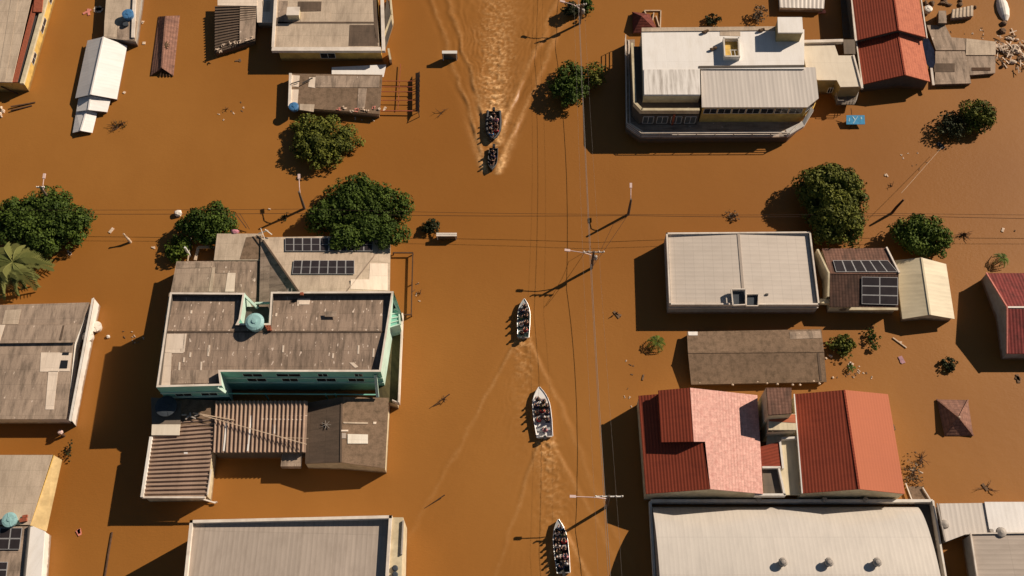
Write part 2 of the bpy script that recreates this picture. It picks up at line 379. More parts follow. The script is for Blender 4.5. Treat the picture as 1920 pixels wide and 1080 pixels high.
def gable(parent, e1, r, e2, m1, m2=None, wallmat='plaster_cream', d=.25, t=.1, zb=-1.2, wall=True, ridgemat=None):
    """e1, r, e2: pairs of points (end a, end b) of eave, ridge, other eave"""
    m2 = m2 or m1
    if m1 == m2:
        m = MB(); m.slab([e1[0], e1[1], r[1], r[0]], t); m.slab([e2[0], e2[1], r[1], r[0]], t); m.build('roof', m1, parent)
    else:
        roof(parent, [e1[0], e1[1], r[1], r[0]], m1, t); roof(parent, [e2[0], e2[1], r[1], r[0]], m2, t)
    m = MB(); up = Vector((0, 0, .015)); m.bar(r[0]+up, r[1]+up, .2, .04); m.build('ridge_cap', ridgemat or m1, parent)
    if wall: walls(parent, [e1[0], e1[1], r[1], e2[1], e2[0], r[0]], wallmat, d, zb, t+.02)
    return Pl(e1[0], e1[1], r[1]), Pl(e2[0], e2[1], r[1])

# ------------------------------------------------------------------ the flood water
# boats: bow pixel, stern pixel
BOATS = {'rescue': ((924, 268), (926, 208)), 'small': ((922, 322), (926, 279)), 'mint': ((983, 562), (981, 636)),
         'white': ((1011, 731), (1021, 818)), 'last': ((1047, 981), (1056, 1070))}
def vnoise(x, y, seed):
    r = np.random.RandomState(seed).rand(256, 256)
    xi = np.floor(x).astype(int); yi = np.floor(y).astype(int); fx = x-xi; fy = y-yi
    fx = fx*fx*(3-2*fx); fy = fy*fy*(3-2*fy)
    g = lambda a, b: r[a % 256, b % 256]
    return (g(xi, yi)*(1-fx)+g(xi+1, yi)*fx)*(1-fy)+(g(xi, yi+1)*(1-fx)+g(xi+1, yi+1)*fx)*fy
def fbm(x, y, seed, o=4):
    s = 0; a = 1; t = 0
    for k in range(o): s = s+a*vnoise(x*2**k, y*2**k, seed+k); t += a; a *= .55
    return s/t*2-1
def axis(lo, hi, st, far):
    a = list(np.arange(lo, hi+st/2, st)); s = st; x = a[-1]; y = a[0]; r = []; l = []
    while x < far: s *= 1.35; x += s; r.append(x)
    s = st
    while y > -far: s *= 1.35; y -= s; l.append(y)
    return np.array(l[::-1]+a+r)
def make_water():
    xs = axis(-13, 13.5, .15, 2600); ys = axis(-37, 52, .15, 2600)
    X, Y = np.meshgrid(xs, ys); Z = np.zeros_like(X); Fm = np.zeros_like(X)
    def wake(bow, stern, tanL, tanR, A, length, turb, tw, seed, s0=0.0, bend=0.0):
        b = V(*bow); s_ = V(*stern); d = (b-s_).normalized(); n = Vector((d.y, -d.x, 0))  # n points to starboard
        dx, dy = X-b.x, Y-b.y
        s = -(dx*d.x+dy*d.y)-s0; t = dx*n.x+dy*n.y-bend*np.clip(s, 0, 1e3)**1.5
        L = (b-s_).length
        z = np.zeros_like(X); f = np.zeros_like(X)
        wob = fbm(X*.35, Y*.35, seed+11, 3)*.75
        for tn, sg in ((tanL, -1), (tanR, 1)):
            for off, am, wd in ((0, 1, .24), (-.7, .6, .26), (-1.4, .42, .3), (.6, -.4, .3), (-2.2, .3, .34), (-3.1, .2, .35)):
                c = tn*s+off*(.35+s*.05)+.25
                q = (sg*t-c+wob*np.clip(s*.06, 0, 1))
                wdt = wd*(1+np.clip(s, 0, 99)*.03)
                env = np.exp(-np.clip(s, 0, 1e3)/length)*(s > .3)*np.clip(s/1.5, 0, 1)*np.clip(sg*t/.5, 0, 1)
                z += A*am*env*np.exp(-(q/wdt)**2)*np.clip(.7+1.1*fbm(X*.45, Y*.45, seed+5, 3), .1, 2)
                if off == 0: f += .42*env*np.exp(-(q/(wdt*.8))**2)*(.5+.8*np.clip(fbm(X*1.2, Y*1.2, seed+8, 3), 0, 1))
        ins = 1/(1+np.exp((np.abs(t)-(tanL+tanR)/2*s-.2)/.35))*(s > .5)
        w3 = fbm(X*.3, Y*.3, seed+21, 3)
        ph = (np.abs(t)-.24*s+1.3*w3)/.62
        am2 = np.clip(fbm(X*.4, Y*.25, seed+31, 3)+.25, 0, 1)
        z += A*.30*ins*np.exp(-np.clip(s, 0, 1e3)/(length*.75))*np.sin(2*pi*ph)*am2*np.clip(np.abs(t)/1.2-.4, 0, 1)
        sb = s-(L*.85 if s0 < 2 else .2)
        w2 = (tw*.62+.075*np.clip(sb, 0, 1e3))*(1+.35*fbm(X*.5, Y*.5, seed+41, 2))
        e2 = (sb > 0)*np.clip(sb/.6, 0, 1)*np.exp(-np.clip(sb, 0, 1e3)/turb[1])*np.exp(-(np.abs(t)/w2)**2.2)
        n1 = fbm(X*2.0, Y*2.0, seed+2, 3); rd = 1-3.4*np.abs(fbm(X*1.5+1.1*wob, Y*2.1, seed+3, 3)); wb = fbm(X*.5, Y*.5, seed+6, 3)
        arc = np.sin(2*pi*(s-.45*np.abs(t)**1.5+1.6*wb)/1.0)
        z += turb[0]*e2*(n1+.8*np.clip(rd, 0, 1)+.55*arc)
        fr = np.clip(rd*1.7-.55, 0, 1)*(.45+.55*np.clip(.6+arc, 0, 1))
        f += e2*turb[2]*np.clip(.13+1.0*fr+.35*np.clip(n1, 0, 1), 0, 1)
        return z, f
    for args in (
        (BOATS['small'][0], BOATS['small'][1], .30, .36, .14, 30, (.08, 9, .9), 1.0, 10, -.6),
        (BOATS['rescue'][0], BOATS['rescue'][1], .33, .27, .18, 30, (.10, 17, 1.15), 1.75, 30, -.3),
        (BOATS['mint'][0], BOATS['mint'][1], .46, .44, .085, 12, (.085, 5, .65), 1.3, 50, 4.0),
        (BOATS['white'][0], BOATS['white'][1], .42, .38, .075, 10, (.11, 7, .7), 1.4, 70, 4.9),
        (BOATS['last'][0], BOATS['last'][1], .30, .42, .10, 15, (.08, 8, .6), .9, 90, .2)):
        z, f = wake(*args[:3], *args[3:]); Z += z; Fm += f
    # bow wash either side of the two fast boats
    for nm, op, am in (('small', .30, 1.0), ('rescue', .22, .6)):
        b, s_ = V(*BOATS[nm][0]), V(*BOATS[nm][1]); nn = fbm(X*1.8, Y*1.8, 200, 3); L = (b-s_).length
        sy = Y-b.y+.5; c = .72+op*np.clip(sy, 0, 99); t_ = np.abs(X-b.x-.03*sy)
        e = np.exp(-((t_-c)/(.38+.05*np.clip(sy, 0, 9)))**2)*(sy > 0)*np.clip(sy/.4, 0, 1)*np.exp(-np.clip(sy-1.2, 0, 99)/(L*.8))
        Z += .16*am*e*(.6+nn); Fm += am*e*(.8+.7*nn)
    Z += .010*fbm(X*.22, Y*.22, 300, 3)*(np.abs(X) < 60)
    Fm = np.clip(Fm, 0, 1)
    ny, nx = X.shape; me = bpy.data.meshes.new('water')
    co = np.stack([X, Y, Z], -1).reshape(-1, 3)
    idx = np.arange(nx*ny).reshape(ny, nx)
    q = np.stack([idx[:-1, :-1], idx[:-1, 1:], idx[1:, 1:], idx[1:, :-1]], -1).reshape(-1, 4)
    me.vertices.add(len(co)); me.vertices.foreach_set('co', co.ravel())
    me.loops.add(q.size); me.loops.foreach_set('vertex_index', q.ravel())
    me.polygons.add(len(q)); me.polygons.foreach_set('loop_start', np.arange(0, q.size, 4)); me.polygons.foreach_set('loop_total', np.full(len(q), 4))
    me.update(); me.validate()
    at = me.attributes.new('foam', 'FLOAT', 'POINT'); at.data.foreach_set('value', Fm.ravel())
    me.shade_smooth()
    b = NB('muddy_water'); o = b.obj(); a = b.n('Attribute', attribute_name='foam').outputs['Fac']
    big = b.noise(b.map(o, (.016, .02, 1)), 1, 3, .5); mid = b.noise(b.map(o, (.09, .05, 1)), 1, 4, .6)
    c = b.mix(b.ramp(big, .35, .65), (.262, .103, .019), (.330, .142, .031))
    c = b.mix(b.math('MULTIPLY', b.ramp(mid, .4, .7), .35), c, (.235, .092, .018))
    fine = b.noise(b.map(o, (1, 1, 1)), 3.0, 5, .7)
    fo = b.math('MULTIPLY', a, b.math('MULTIPLY_ADD', b.ramp(fine, .35, .65), .8, .35), None, True)
    c = b.mix(fo, c, (.85, .52, .24))
    pm = b.ramp(b.noise(b.map(o, (.05, .06, 1), (9, 4, 0)), 1, 3, .5), .42, .62)
    h1 = b.math('MULTIPLY', b.math('MULTIPLY', b.noise(b.map(o, (1.1, 2.2, 1)), 2.4, 3, .55), 1.1), pm)
    h = b.math('ADD', h1, b.math('ADD', b.noise(b.map(o, (1, 1.6, 1)), .8, 4, .6), b.math('MULTIPLY', b.noise(b.map(o, (1, 1.3, 1)), 4, 3, .6), .25)))
    b.bump(h, .40, .035)
    b.fin(c, .42, .20)
    me.materials.append(M('muddy_water'))
    ob = bpy.data.objects.new('water', me); COL.objects.link(ob); ob['kind'] = 'structure'
make_water()

# ------------------------------------------------------------------ buildings
def Vs(z, *pp): return [V(x, y, z) for x, y in pp]

# --- yellow house, top left
t = thing('yellow_house', 'yellow walled house with beige roof and rusty gutter at the top left corner', 'house', V(20, 80))
zt = 1.9
A = Vs(zt+.3, (-70, -60), (72, -60), (22, 154), (-95, 154))
pl = Pl(*A[:3]); roof(t, A, 'cement_beige', .12)
patch(t, pl, [(30, -60), (44, -60), (10, 154), (-4, 154)], 'cement_pale')
W = Vs(zt, (-70, -60), (106, -60), (44, 155), (-100, 155)); walls(t, W, 'plaster_yellow', 0, dz=.02)
m = MB(); m.slab(Vs(zt+.12, (79, -60), (88, -60), (32, 154), (23, 154)), .1); m.build('roof_trim', 'rust', t)
m = MB(); m.slab([V(97, -60, zt+.05), V(106, -60, zt+.05), V(44, 156, zt+.05), V(37, 156, zt+.05)], .35); m.build('parapet', 'plaster_cream', t)
m = MB(); m.slab(Vs(zt-.15, (86, -60), (98, -60), (38, 154), (30, 154)), .06); m.build('gutter', 'steel_dark', t)  # dark steel carries the shade inside the gutter
m = MB(); m.slab(Vs(zt+.24, (66, -20), (82, -20), (78, 22), (62, 22)), .3); m.build('tiled_canopy', 'rust', t)
window(t, W[2], W[1], .19, .28, .75, 1.45); window(t, W[2], W[1], .46, .58, .75, 1.45)
window(t, W[2], W[1], .72, .8, .75, 1.45)
for k, (a, b) in enumerate((((22, 158, 1.5), (42, 166, .1)), ((2, 162, 1.2), (34, 176, .1)), ((20, 200, .25), (66, 192, .05)), ((20, 207, .2), (60, 198, .05)))):
    m = MB(); m.bar(V(*a), V(*b), .16, .1)
    single(m, 'timber_beam', ['dark timber beam leaning on the yellow house front', 'lower dark beam under the yellow house front', 'dark beam floating below the yellow house, the upper of two', 'dark beam floating below the yellow house, the lower of two'][k], 'beam', 'wood_dark', V(*b))
m = MB()
for k in range(7): m.blob(V(2+random.uniform(-6, 10), 207+random.uniform(-8, 16), .08), random.uniform(.12, .3), k)
single(m, 'floating_debris', 'pale and pink rubbish floating at the left edge below the yellow house', 'debris', 'debris_pale', V(4, 208))

# --- white long shed (three stepped gables)
t = thing('white_shed', 'long white gabled shed stepping down into the water, left of the sunken tile roof', 'shed', V(185, 160))
def gab(tg, e1, r, e2, ze, zr, m1='metal_white', m2=None, wm='plaster_grey', **k):
    return gable(tg, [V(*p, ze) for p in e1], [V(*p, zr) for p in r], [V(*p, ze) for p in e2], m1, m2, wm, **k)
gab(t, ((164, 76), (141, 184)), ((194, 69), (170, 177)), ((238, 86), (219, 186)), .6, 1.75, t=.06, zb=-.5)
gab(t, ((147, 184), (143, 209)), ((170, 179), (166, 206)), ((207, 187), (201, 210)), .5, 1.15, t=.06, zb=-.5)
gab(t, ((143, 208), (136, 249)), ((163, 205), (151, 245)), ((182, 212), (173, 249)), .25, .75, t=.06, zb=-.5)
# --- concrete roofed house behind the shed
t = thing('flat_roof_house', 'house with pale sheet roof and blue water tank above the white shed', 'house', V(228, 40))
zt = 1.3; A = Vs(zt, (202, -50), (271, -50), (254, 77), (194, 70)); roof(t, A, 'cement_pale', .1); walls(t, A, 'plaster_grey', .15)
pl = flat(zt); patch(t, pl, [(222, 40), (257, 40), (253, 76), (219, 74)], 'cement_mid'); patch(t, pl, [(196, 38), (221, 38), (218, 70), (195, 69)], 'cement_beige')
m = MB(); m.slab(Vs(zt+.25, (250, -30), (256, -30), (252, 70), (246, 70)), .2); m.build('parapet', 'coping', t)
def tank(px, py, z, r, h, mat, label, cone=.12):
    c = V(px, py, z); t = thing('water_tank', label, 'water tank', c)
    m = MB(); m.lathe(c, [(r*.86, 0), (r*.95, h*.5), (r, h*.92), (r, h)], 22); m.build('tank_body', mat, t, True)
    m = MB(); m.lathe(c, [(r*1.05, h+.005), (r*1.05, h+.06), (r*.75, h+cone), (r*.3, h+cone*1.15), (r*.28, h+cone*1.6), (r*.1, h+cone*1.7)], 22); m.build('lid', mat, t)
    m = MB()
    for k in range(4): a = k*pi/2+.4; m = MB(); m.bar(c+Vector((r*.3*cos(a), r*.3*sin(a), h+cone*1.2)), c+Vector((r*1.0*cos(a), r*1.0*sin(a), h+.09)), .06, .05); m.build('lid_rib', mat, t)
    return t
tank(243, 33, 1.3, .72, .75, 'tank_blue', 'blue round water tank on the pale sheet roof above the white shed')
m = MB(); m.lathe(V(237, 48, 1.3), [(.3, 0), (.36, .35), (.36, .4)], 14); single(m, 'shadow_drum', 'small dark drum added as tank shadow beside the blue tank above the white shed', 'shadow_drum', 'tank_black', V(237, 48, 1.3))  # dark drum added where the tank's shadow lies
# --- sunken dark red tile roof
t = thing('sunken_tile_roof', 'narrow dark maroon tile roof nearly under water, right of the white shed', 'roof', V(307, 90))
gab(t, ((297, 31), (282, 142)), ((311, 30), (303, 127)), ((337, 29), (325, 142)), .1, .85, 'tile_rusty', None, 'plaster_dark', t=.1, zb=-.6, d=.1)
m = MB()
for k in range(5): m.bar(V(304+k*4, 128, .6-.12*k), V(300+k*6, 143, .12), .12, .1)
m.build('rafter', 'wood_dark', t)
m = MB()
for k in range(9): a = k*.7; m.bar(V(312, 84, .8), V(312+7*cos(a), 84+7*sin(a), .75), .08)
single(m, 'broken_branch', 'dry broken branch lying on the sunken maroon tile roof', 'branch', 'debris_brown', V(312, 84, .75))

# --- ribbed shed left of the beige roof house
t = thing('ribbed_shed', 'dark ribbed sheet shed left of the yellow house with the beige roof', 'shed', V(440, 50))
zs = .9; q = [V(403, 12, zs+.2), V(403, 99, zs), V(478, 76, zs), V(481, 10, zs+.2)]
m = corr(q[0], q[1], q[2], q[3], .45, .14); m.build('roof', 'cement_dark', t)
walls(t, q, 'plaster_dark', .1, dz=.1)
m = MB(); m.slab(Vs(zs+.35, (408, -2), (482, -2), (482, 11), (408, 10)), .08); m.build('ridge_sheet', 'patch_pale', t)
m = MB(); m.slab(Vs(zs+.25, (450, 12), (481, 12), (478, 72), (449, 82)), .03); m.build('roof_patch', 'cement_mid', t)
t = thing('flat_roof_shed', 'small pale flat shed between the ribbed shed and the beige roof', 'shed', V(500, 20))
A = Vs(1.2, (480, -20), (521, -20), (519, 42), (482, 42)); roof(t, A, 'patch_pale', .1); walls(t, A, 'plaster_grey', .1)
patch(t, flat(1.2), [(492, 2), (507, 1), (506, 22), (494, 22)], 'cement_beige')
for k, (x, y) in enumerate(((408, 91), (418, 84), (430, 80), (442, 80), (462, 74), (471, 71), (413, 96), (452, 78))):
    m = MB(); rr = random.Random(k)
    for j in range(4): m.box(V(x+rr.uniform(-3, 3), y+rr.uniform(-2, 2), zs+.26+.03*j), (rr.uniform(.12, .45), rr.uniform(.06, .14), .04), rr.uniform(0, 3))
    single(m, 'floating_debris', 'pale broken scraps on the lower edge of the ribbed shed roof', 'debris', 'debris_pale', V(x, y, zs+.2), 'scraps along the ribbed shed roof')

# --- yellow house with beige roof
t = thing('beige_roof_house', 'yellow house with a big beige sheet roof, left of the speeding boats', 'house', V(620, 60))
z = 2.15; A = Vs(z, (511, 93), (712, 93), (699, -80), (520, -80)); pl = flat(z); roof(t, A, 'cement_beige', .1)
patch(t, pl, [(521, 44), (703, 44), (702, 41), (521, 41)], 'cement_dark', 'step_joint')
patch(t, pl, [(656, 47), (702, 47), (709, 86), (654, 86)], 'cement_dark'); patch(t, pl, [(559, 3), (603, 3), (602, 21), (558, 22)], 'cement_dark')
patch(t, pl, [(524, 2), (540, 2), (540, 44), (521, 44)], 'cement_mid'); patch(t, pl, [(700, 0), (706, 0), (710, 80), (703, 80)], 'cement_dark')  # last dark strip is the side parapet's shadow painted on
patch(t, pl, [(565, 24), (620, 24), (618, 41), (563, 41)], 'cement_pale')
m = MB(); m.slab([V(510, 88, z+.2), V(714, 88, z+.2), V(715, 95, z+.2), V(509, 95, z+.2)], .45); m.slab([V(716, 95, z+.2), V(722, 95, z+.2), V(717, -80, z+.2), V(711, -80, z+.2)], .45)
m.slab([V(509, 88, z+.2), V(514, 88, z+.2), V(524, -80, z+.2), V(518, -80, z+.2)], .43); m.build('parapet', 'coping', t)
W = Vs(z-.1, (522, 95), (714, 95), (703, -80), (532, -80)); walls(t, W, 'plaster_yellow', 0, dz=.0)
W2 = W; window(t, W[0], W[1], .40, .545, .55, 1.55, mull=1)
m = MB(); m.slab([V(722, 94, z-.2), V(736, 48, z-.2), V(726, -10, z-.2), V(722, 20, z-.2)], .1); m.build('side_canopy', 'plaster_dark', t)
m = MB(); a, b = V(720, 96), V(737, 46); m.bar(a+Vector((0, 0, 1.0)), b+Vector((0, 0, 1.0)), .25, 2.0); b2 = V(733, 0); m.bar(b+Vector((0, .1, 1.0)), b2+Vector((0, 0, 1.0)), .2, 2.0); m.bar(V(733, 117, .6), V(729, 96, .9), .25, 1.6); m.build('side_wall', 'plaster_cream', t)
c = V(551, 26, z+.5); m = MB(); m.box(c-Vector((0, 0, 0)), (1.5, 1.2, 1.0)); ch = m.build('chimney', 'plaster_cream', t)
m = MB(); m.box(c+Vector((0, 0, .54)), (1.65, 1.35, .08)); m.build('chimney_cap', 'coping', ch)
# --- low roofs in front
t = thing('dirty_roof_house', 'low house with a dirty speckled sheet roof, above the round tree', 'house', V(630, 175))
z = .95; A = Vs(z, (544, 138), (717, 140), (712, 214), (542, 200)); roof(t, A, 'cement_mossy', .1); walls(t, A, 'plaster_cream', .15); pl = flat(z)
patch(t, pl, [(592, 142), (712, 143), (711, 164), (590, 164)], 'cement_mid'); patch(t, pl, [(672, 166), (688, 166), (684, 203), (670, 203)], 'cement_mid')
patch(t, pl, [(580, 145), (594, 145), (591, 165), (578, 163)], 'patch_pale'); patch(t, pl, [(547, 141), (562, 142), (560, 163), (546, 162)], 'patch_pale'); patch(t, pl, [(545, 168), (560, 168), (558, 194), (543, 193)], 'patch_pale')
patch(t, pl, [(562, 195), (590, 196), (588, 210), (562, 206)], 'cement_pale')
m = MB(); m.slab(Vs(z+.22, (542, 137), (547, 137), (545, 200), (540, 200)), .3); m.build('parapet', 'coping', t)
m = MB(); m.bar(V(546, 157, z+.3), V(562, 152, z+.3), .1); m.bar(V(567, 156, z+.3), V(586, 146, z+.35), .12); m.build('roof_pipe', 'steel_dark', t)
t = thing('pale_canopy', 'pale flat canopy slab tucked under the yellow facade above the dirty roof', 'canopy', V(670, 135))
m = MB(); m.slab(Vs(.45, (622, 126), (724, 121), (719, 144), (622, 143)), .1); m.build('canopy_slab', 'roof_white', t)
m = MB()
for x, y in ((625, 138), (716, 138), (650, 140), (690, 140)): m.bar(V(x, y, .36), V(x, y, .36)-Vector((0, 0, 1.2)), .12)
m.build('post', 'steel_white', t)
tank(552, 204, .95, .6, .5, 'tank_blue', 'blue water tank on the corner of the dirty speckled roof')
rr = random.Random(3)
for k in range(9):
    x = 636+k*11; y = 205+rr.uniform(-4, 6); m = MB()
    for j in range(4): m.box(V(x+rr.uniform(-4, 4), y+rr.uniform(-3, 3), .96+.05*j if y < 211 else .05), (rr.uniform(.12, .4), rr.uniform(.08, .18), .05), rr.uniform(0, 3))
    single(m, 'floating_debris', 'pale scraps lying along the lower edge of the dirty speckled roof', 'debris', 'debris_pale' if k % 3 else 'debris_pink', V(x, y, .9), 'scraps along the dirty roof edge')
t = thing('yard_gate', 'dark gate panel with thin rails beside the dirty speckled roof', 'gate', V(780, 170))
m = MB(); m.slab([V(787, 135, 1.1), V(786, 209, 1.1), V(779, 209, .35), V(779, 137, .35)], .06); m.build('gate_panel', 'steel_dark', t)
m = MB(); a, b = V(786, 134, 1.1), V(785, 210, 1.1)
for k in range(9): p = a.lerp(b, k/8); m.bar(p, p-Vector((0, 0, 1.6)), .08)
m.build('gate_post', 'steel_dark', t)
for k, y in enumerate((152, 163, 172, 188, 208)):
    m = MB(); m.bar(V(714, y, .45), V(783, y, .5), .07 if k < 4 else .11); m.build('rail', 'rust', t)
m = MB(); m.bar(V(751, 120, .3), V(746, 205, .3), .07); m.build('rail', 'rust', t)

# --- signs / boards standing in the water
def board(a, b, zt, h, mat, frame, name, label, cat):
    A, B = V(*a, 0), V(*b, 0); d = (B-A).normalized(); L = Vector((d.y, -d.x, 0)); t = thing(name, label, cat, (A+B)/2); up = Vector((0, 0, 1))
    m = MB(); m.slab([A+up*zt+L*.2, B+up*zt+L*.2, B+up*zt-L*.25, A+up*zt-L*.25], .12); m.build('top', frame, t)
    m = MB(); m.bar(A+up*(zt-h/2-.06)-L*.02, B+up*(zt-h/2-.06)-L*.02, .3, h); m.build('panel', mat, t)
    m = MB()
    for p in (A+d*.12, B-d*.12): m.bar(p+up*(zt-.13)+L*.17, p-up*.8+L*.17, .1)
    m.build('post', frame, t); return t
board((830, 111), (858, 111), 1.45, 1.25, 'glass_grey', 'steel_white', 'sign_board', 'grey boxy sign board with a white top beside the boat wake', 'sign')
board((819, 447), (857, 447), .95, .85, 'plaster_dark', 'coping', 'bus_shelter', 'low dark shelter with a pale top edge beside the round bush', 'shelter')
t = thing('blue_sign', 'blue sign panel with pale marks tilted in the water by the cream wing', 'sign', V(1604, 228))
P = [V(1587, 216, .75), V(1621, 216, .75), V(1622, 233, .5), V(1587, 233, .5)]; m = MB(); m.slab(P, .06); pn = m.build('panel', 'blue_sign', t)
def onp(u, v, l=.012): return P[0].lerp(P[1], u).lerp(P[3].lerp(P[2], u), v)+Vector((0, -.004, l))
m = MB()
for (a, b) in (((.34, .15), (.47, .5)), ((.62, .12), (.36, .92)), ((.78, .2), (.84, .42)), ((.84, .2), (.78, .45)), ((.17, .3), (.14, .7))): m.bar(onp(*a), onp(*b), .11, .02)
m.build('lettering', 'white_mark', pn)
m = MB(); m.bar(onp(.3, .1, -.05), onp(.3, .1, -.05)+Vector((0, 0, -1.8)), .08); m.bar(onp(.3, -.05, 0), onp(.22, -.6, .3), .06); m.bar(onp(.7, .1, -.05), onp(.7, .1, -.05)+Vector((0, 0, -1.8)), .08); m.bar(onp(.3, .98, -.05), onp(.25, 1.35, -.4), .06); m.build('post', 'wood_dark', t)

# --- big white building
t = thing('white_roof_building', 'large white roofed two storey building with terraces, right of the street trees', 'building', V(1350, 150))
zA = 4.9; plA = flat(zA)
A = Vs(zA, (1203, 58), (1508, 55), (1508, 129), (1312, 129), (1312, 179), (1207, 179))
roof(t, A, 'roof_white', .12)
walls(t, A, 'plaster_cream', .0, zb=0, dz=.1)
patch(t, plA, [(1207, 131), (1312, 131), (1313, 178), (1208, 178)], 'roof_white_dirty', t=.06, lift=.09)
patch(t, plA, [(1350, 57), (1388, 57), (1388, 68), (1350, 67)], 'cement_pale', 'roof_recess'); patch(t, plA, [(1203, 53), (1502, 50), (1502, 57), (1203, 60)], 'cement_pale', 'roof_edge', t=.3, lift=.12)
patch(t, plA, [(1310, 124), (1508, 122), (1508, 126), (1310, 128)], 'plaster_dark', 'gutter', lift=.06)
for k, q in enumerate((((1213, 132), (1213, 176)), ((1222, 134), (1226, 174)), ((1240, 132), (1244, 168)), ((1258, 132), (1264, 160)))):
    pass
zB = 4.35; B = Vs(zB, (1314, 128), (1529, 126), (1534, 184), (1514, 201), (1316, 201)); roof(t, [V(1314, 128, zB+.4), V(1529, 126, zB+.4), V(1535, 184, zB+.1), V(1514, 201, zB), V(1316, 201, zB)], 'metal_pale', .12)
walls(t, B, 'plaster_yellow', .12, zb=-1, dz=.15)
a, b = B[4], B[3]
Wn = inset(B, .12)
for k in range(7): window(t, Wn[4], Wn[3], .02+k*.138, .145+k*.138, 3.0, 4.0, mull=1)
window(t, Wn[3], Wn[2], .1, .9, 3.0, 4.0, mull=1)
# lower storey body and terrace with parapet
zP = 4.2; Pp = Vs(zP, (1183, 80), (1188, 192), (1202, 207), (1313, 207), (1313, 130), (1250, 80))
m = MB(); m.slab([p-Vector((0, 0, .75)) for p in Pp], .15); m.build('terrace_floor', 'slab_grey', t)
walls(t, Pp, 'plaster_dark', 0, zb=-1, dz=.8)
pr = [V(1183, 80, zP), V(1188, 192, zP), V(1202, 207, zP), V(1312, 207, zP)]
m = MB(); m2 = MB(); c = V(1260, 140, zP)
for a, b in zip(pr, pr[1:]):
    d = (b-a).normalized(); L = Vector((-d.y, d.x, 0)); L = -L if (c-a).dot(L) < 0 else L
    m.slab([a, b, b+L*.35, a+L*.35], .85)
m.build('parapet', 'plaster_cream', t)
# balcony round the south and west faces
zb = 1.15; Bo = Vs(zb, (1172, 74), (1174, 239), (1201, 258), (1478, 257), (1500, 236), (1500, 215), (1210, 215), (1192, 200), (1190, 74))
m = MB(); m.slab(Bo, .18); m.build('balcony_floor', 'cement_mid', t)
m = MB(); kb = [V(x, y, zb+.06) for x, y in ((1179, 76), (1181, 231), (1206, 248), (1474, 247))]
for a, b in zip(kb, kb[1:]): m.bar(a, b, .12, .14)
m.build('kerb', 'coping', t)
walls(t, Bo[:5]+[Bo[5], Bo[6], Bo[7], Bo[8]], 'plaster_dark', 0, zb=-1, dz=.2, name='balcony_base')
ro = [V(x, y, 0) for x, y in ((1172, 74+12), (1174, 239+12), (1201, 258+12), (1478, 257+12), (1500, 236+12))]
m = MB()
for zz in (zb+.25, zb+.6, zb+1.0):
    for a, b in zip(Bo[:4], Bo[1:5]): m.bar(Vector((a.x, a.y, zz)), Vector((b.x, b.y, zz)), .07)
m.build('railing', 'coping', t)
m = MB()
for a, b in zip(Bo[:4], Bo[1:5]):
    n = max(2, int((b-a).length/2.2))
    for k in range(n+1): p = a.lerp(b, k/n); m.bar(Vector((p.x, p.y, zb)), Vector((p.x, p.y, zb+1.02)), .06)
m.build('railing_post', 'steel_grey', t)
q = [V(x, y, 0) for x, y in ((1202, 253), (1313, 253))]
Wp = [Vector((p.x, p.y, 0)) for p in (Pp[2], Pp[3])]
for k in range(4): window(t, Wp[0], Wp[1], .06+k*.24, .24+k*.24, 1.5, 2.9, mat='glass_grey')
m = MB(); m.box(V(1262, 222, 2.2)+Vector((0, -.1, 0)), (.25, .5, 2.6)); m.build('drain_pipe', 'rust', t)
m = MB(); m.slab([V(1473, 243, 1.7), V(1504, 228, 2.2), V(1508, 236, 2.2), V(1478, 254, 1.7)], .5); m.slab([V(1504, 228, 2.2), V(1521, 200, 3.0), V(1526, 206, 3.0), V(1508, 236, 2.2)], .5); m.build('ramp_wall', 'plaster_white', t)
m = MB(); m.slab(Vs(2.0, (1513, 206), (1530, 192), (1521, 214), (1505, 228)), .15); m.build('side_canopy', 'plaster_yellow', t)
# skylight shaft
zc = 5.75; q = Vs(zc, (1356, 70), (1386, 70), (1388, 106), (1358, 106))
parapet(t, q, .16, .9, 'plaster_white', 'skylight_frame')
m = MB(); m.slab([p-Vector((0, 0, .62)) for p in q], .05); m.build('skylight_floor', 'plaster_yellow', t)
m = MB()
for x in (1370, 1377): m.bar(V(x, 95, zc-.1), V(x+2, 106, zc-.1), .07)
m.bar(V(1368, 94, zc-.1), V(1381, 94, zc-.1), .07); m.build('ladder', 'steel_white', t)
# tank house
zT = 6.75; q = Vs(zT, (1458, 32), (1504, 32), (1506, 61), (1459, 61)); roof(t, q, 'roof_white', .18, 'tank_house_roof')
walls(t, q, 'plaster_olive', .08, zb=2, dz=.18, name='tank_house')
# right wing
zW = 3.0; W = Vs(zW, (1503, 84), (1565, 84), (1572, 104), (1599, 104), (1615, 162), (1576, 163), (1569, 150), (1533, 150), (1512, 130))
roof(t, W, 'slab_cream', .12); walls(t, W, 'plaster_olive', .02, zb=-1, dz=.12)
m = MB(); m.slab(Vs(3.35, (1504, 75), (1581, 73), (1581, 78), (1504, 80)), .5); m.build('back_parapet', 'coping', t)
m = MB(); m.slab(Vs(3.15, (1599, 103), (1602, 103), (1619, 165), (1615, 165)), .3); m.build('edge_parapet', 'coping', t)
m = MB(); m.slab(Vs(2.6, (1581, 74), (1603, 74), (1604, 101), (1583, 101)), .15); m.build('annex_roof', 'slab_grey', t)
q = Vs(.9, (1564, 180), (1606, 180), (1602, 196), (1568, 196)); m = MB(); m.slab(q, .15); m.build('balcony_floor', 'slab_grey', t)
m = MB()
for zz in (1.2, 1.5, 1.8):
    for a, b in ((q[3], q[2]), (q[0], q[3]), (q[1], q[2])): m.bar(Vector((a.x, a.y, zz)), Vector((b.x, b.y, zz)), .05)
m.build('railing', 'steel_grey', t)
window(t, V(1533, 184), V(1576, 184), .3, .5, 1.2, 2.2)
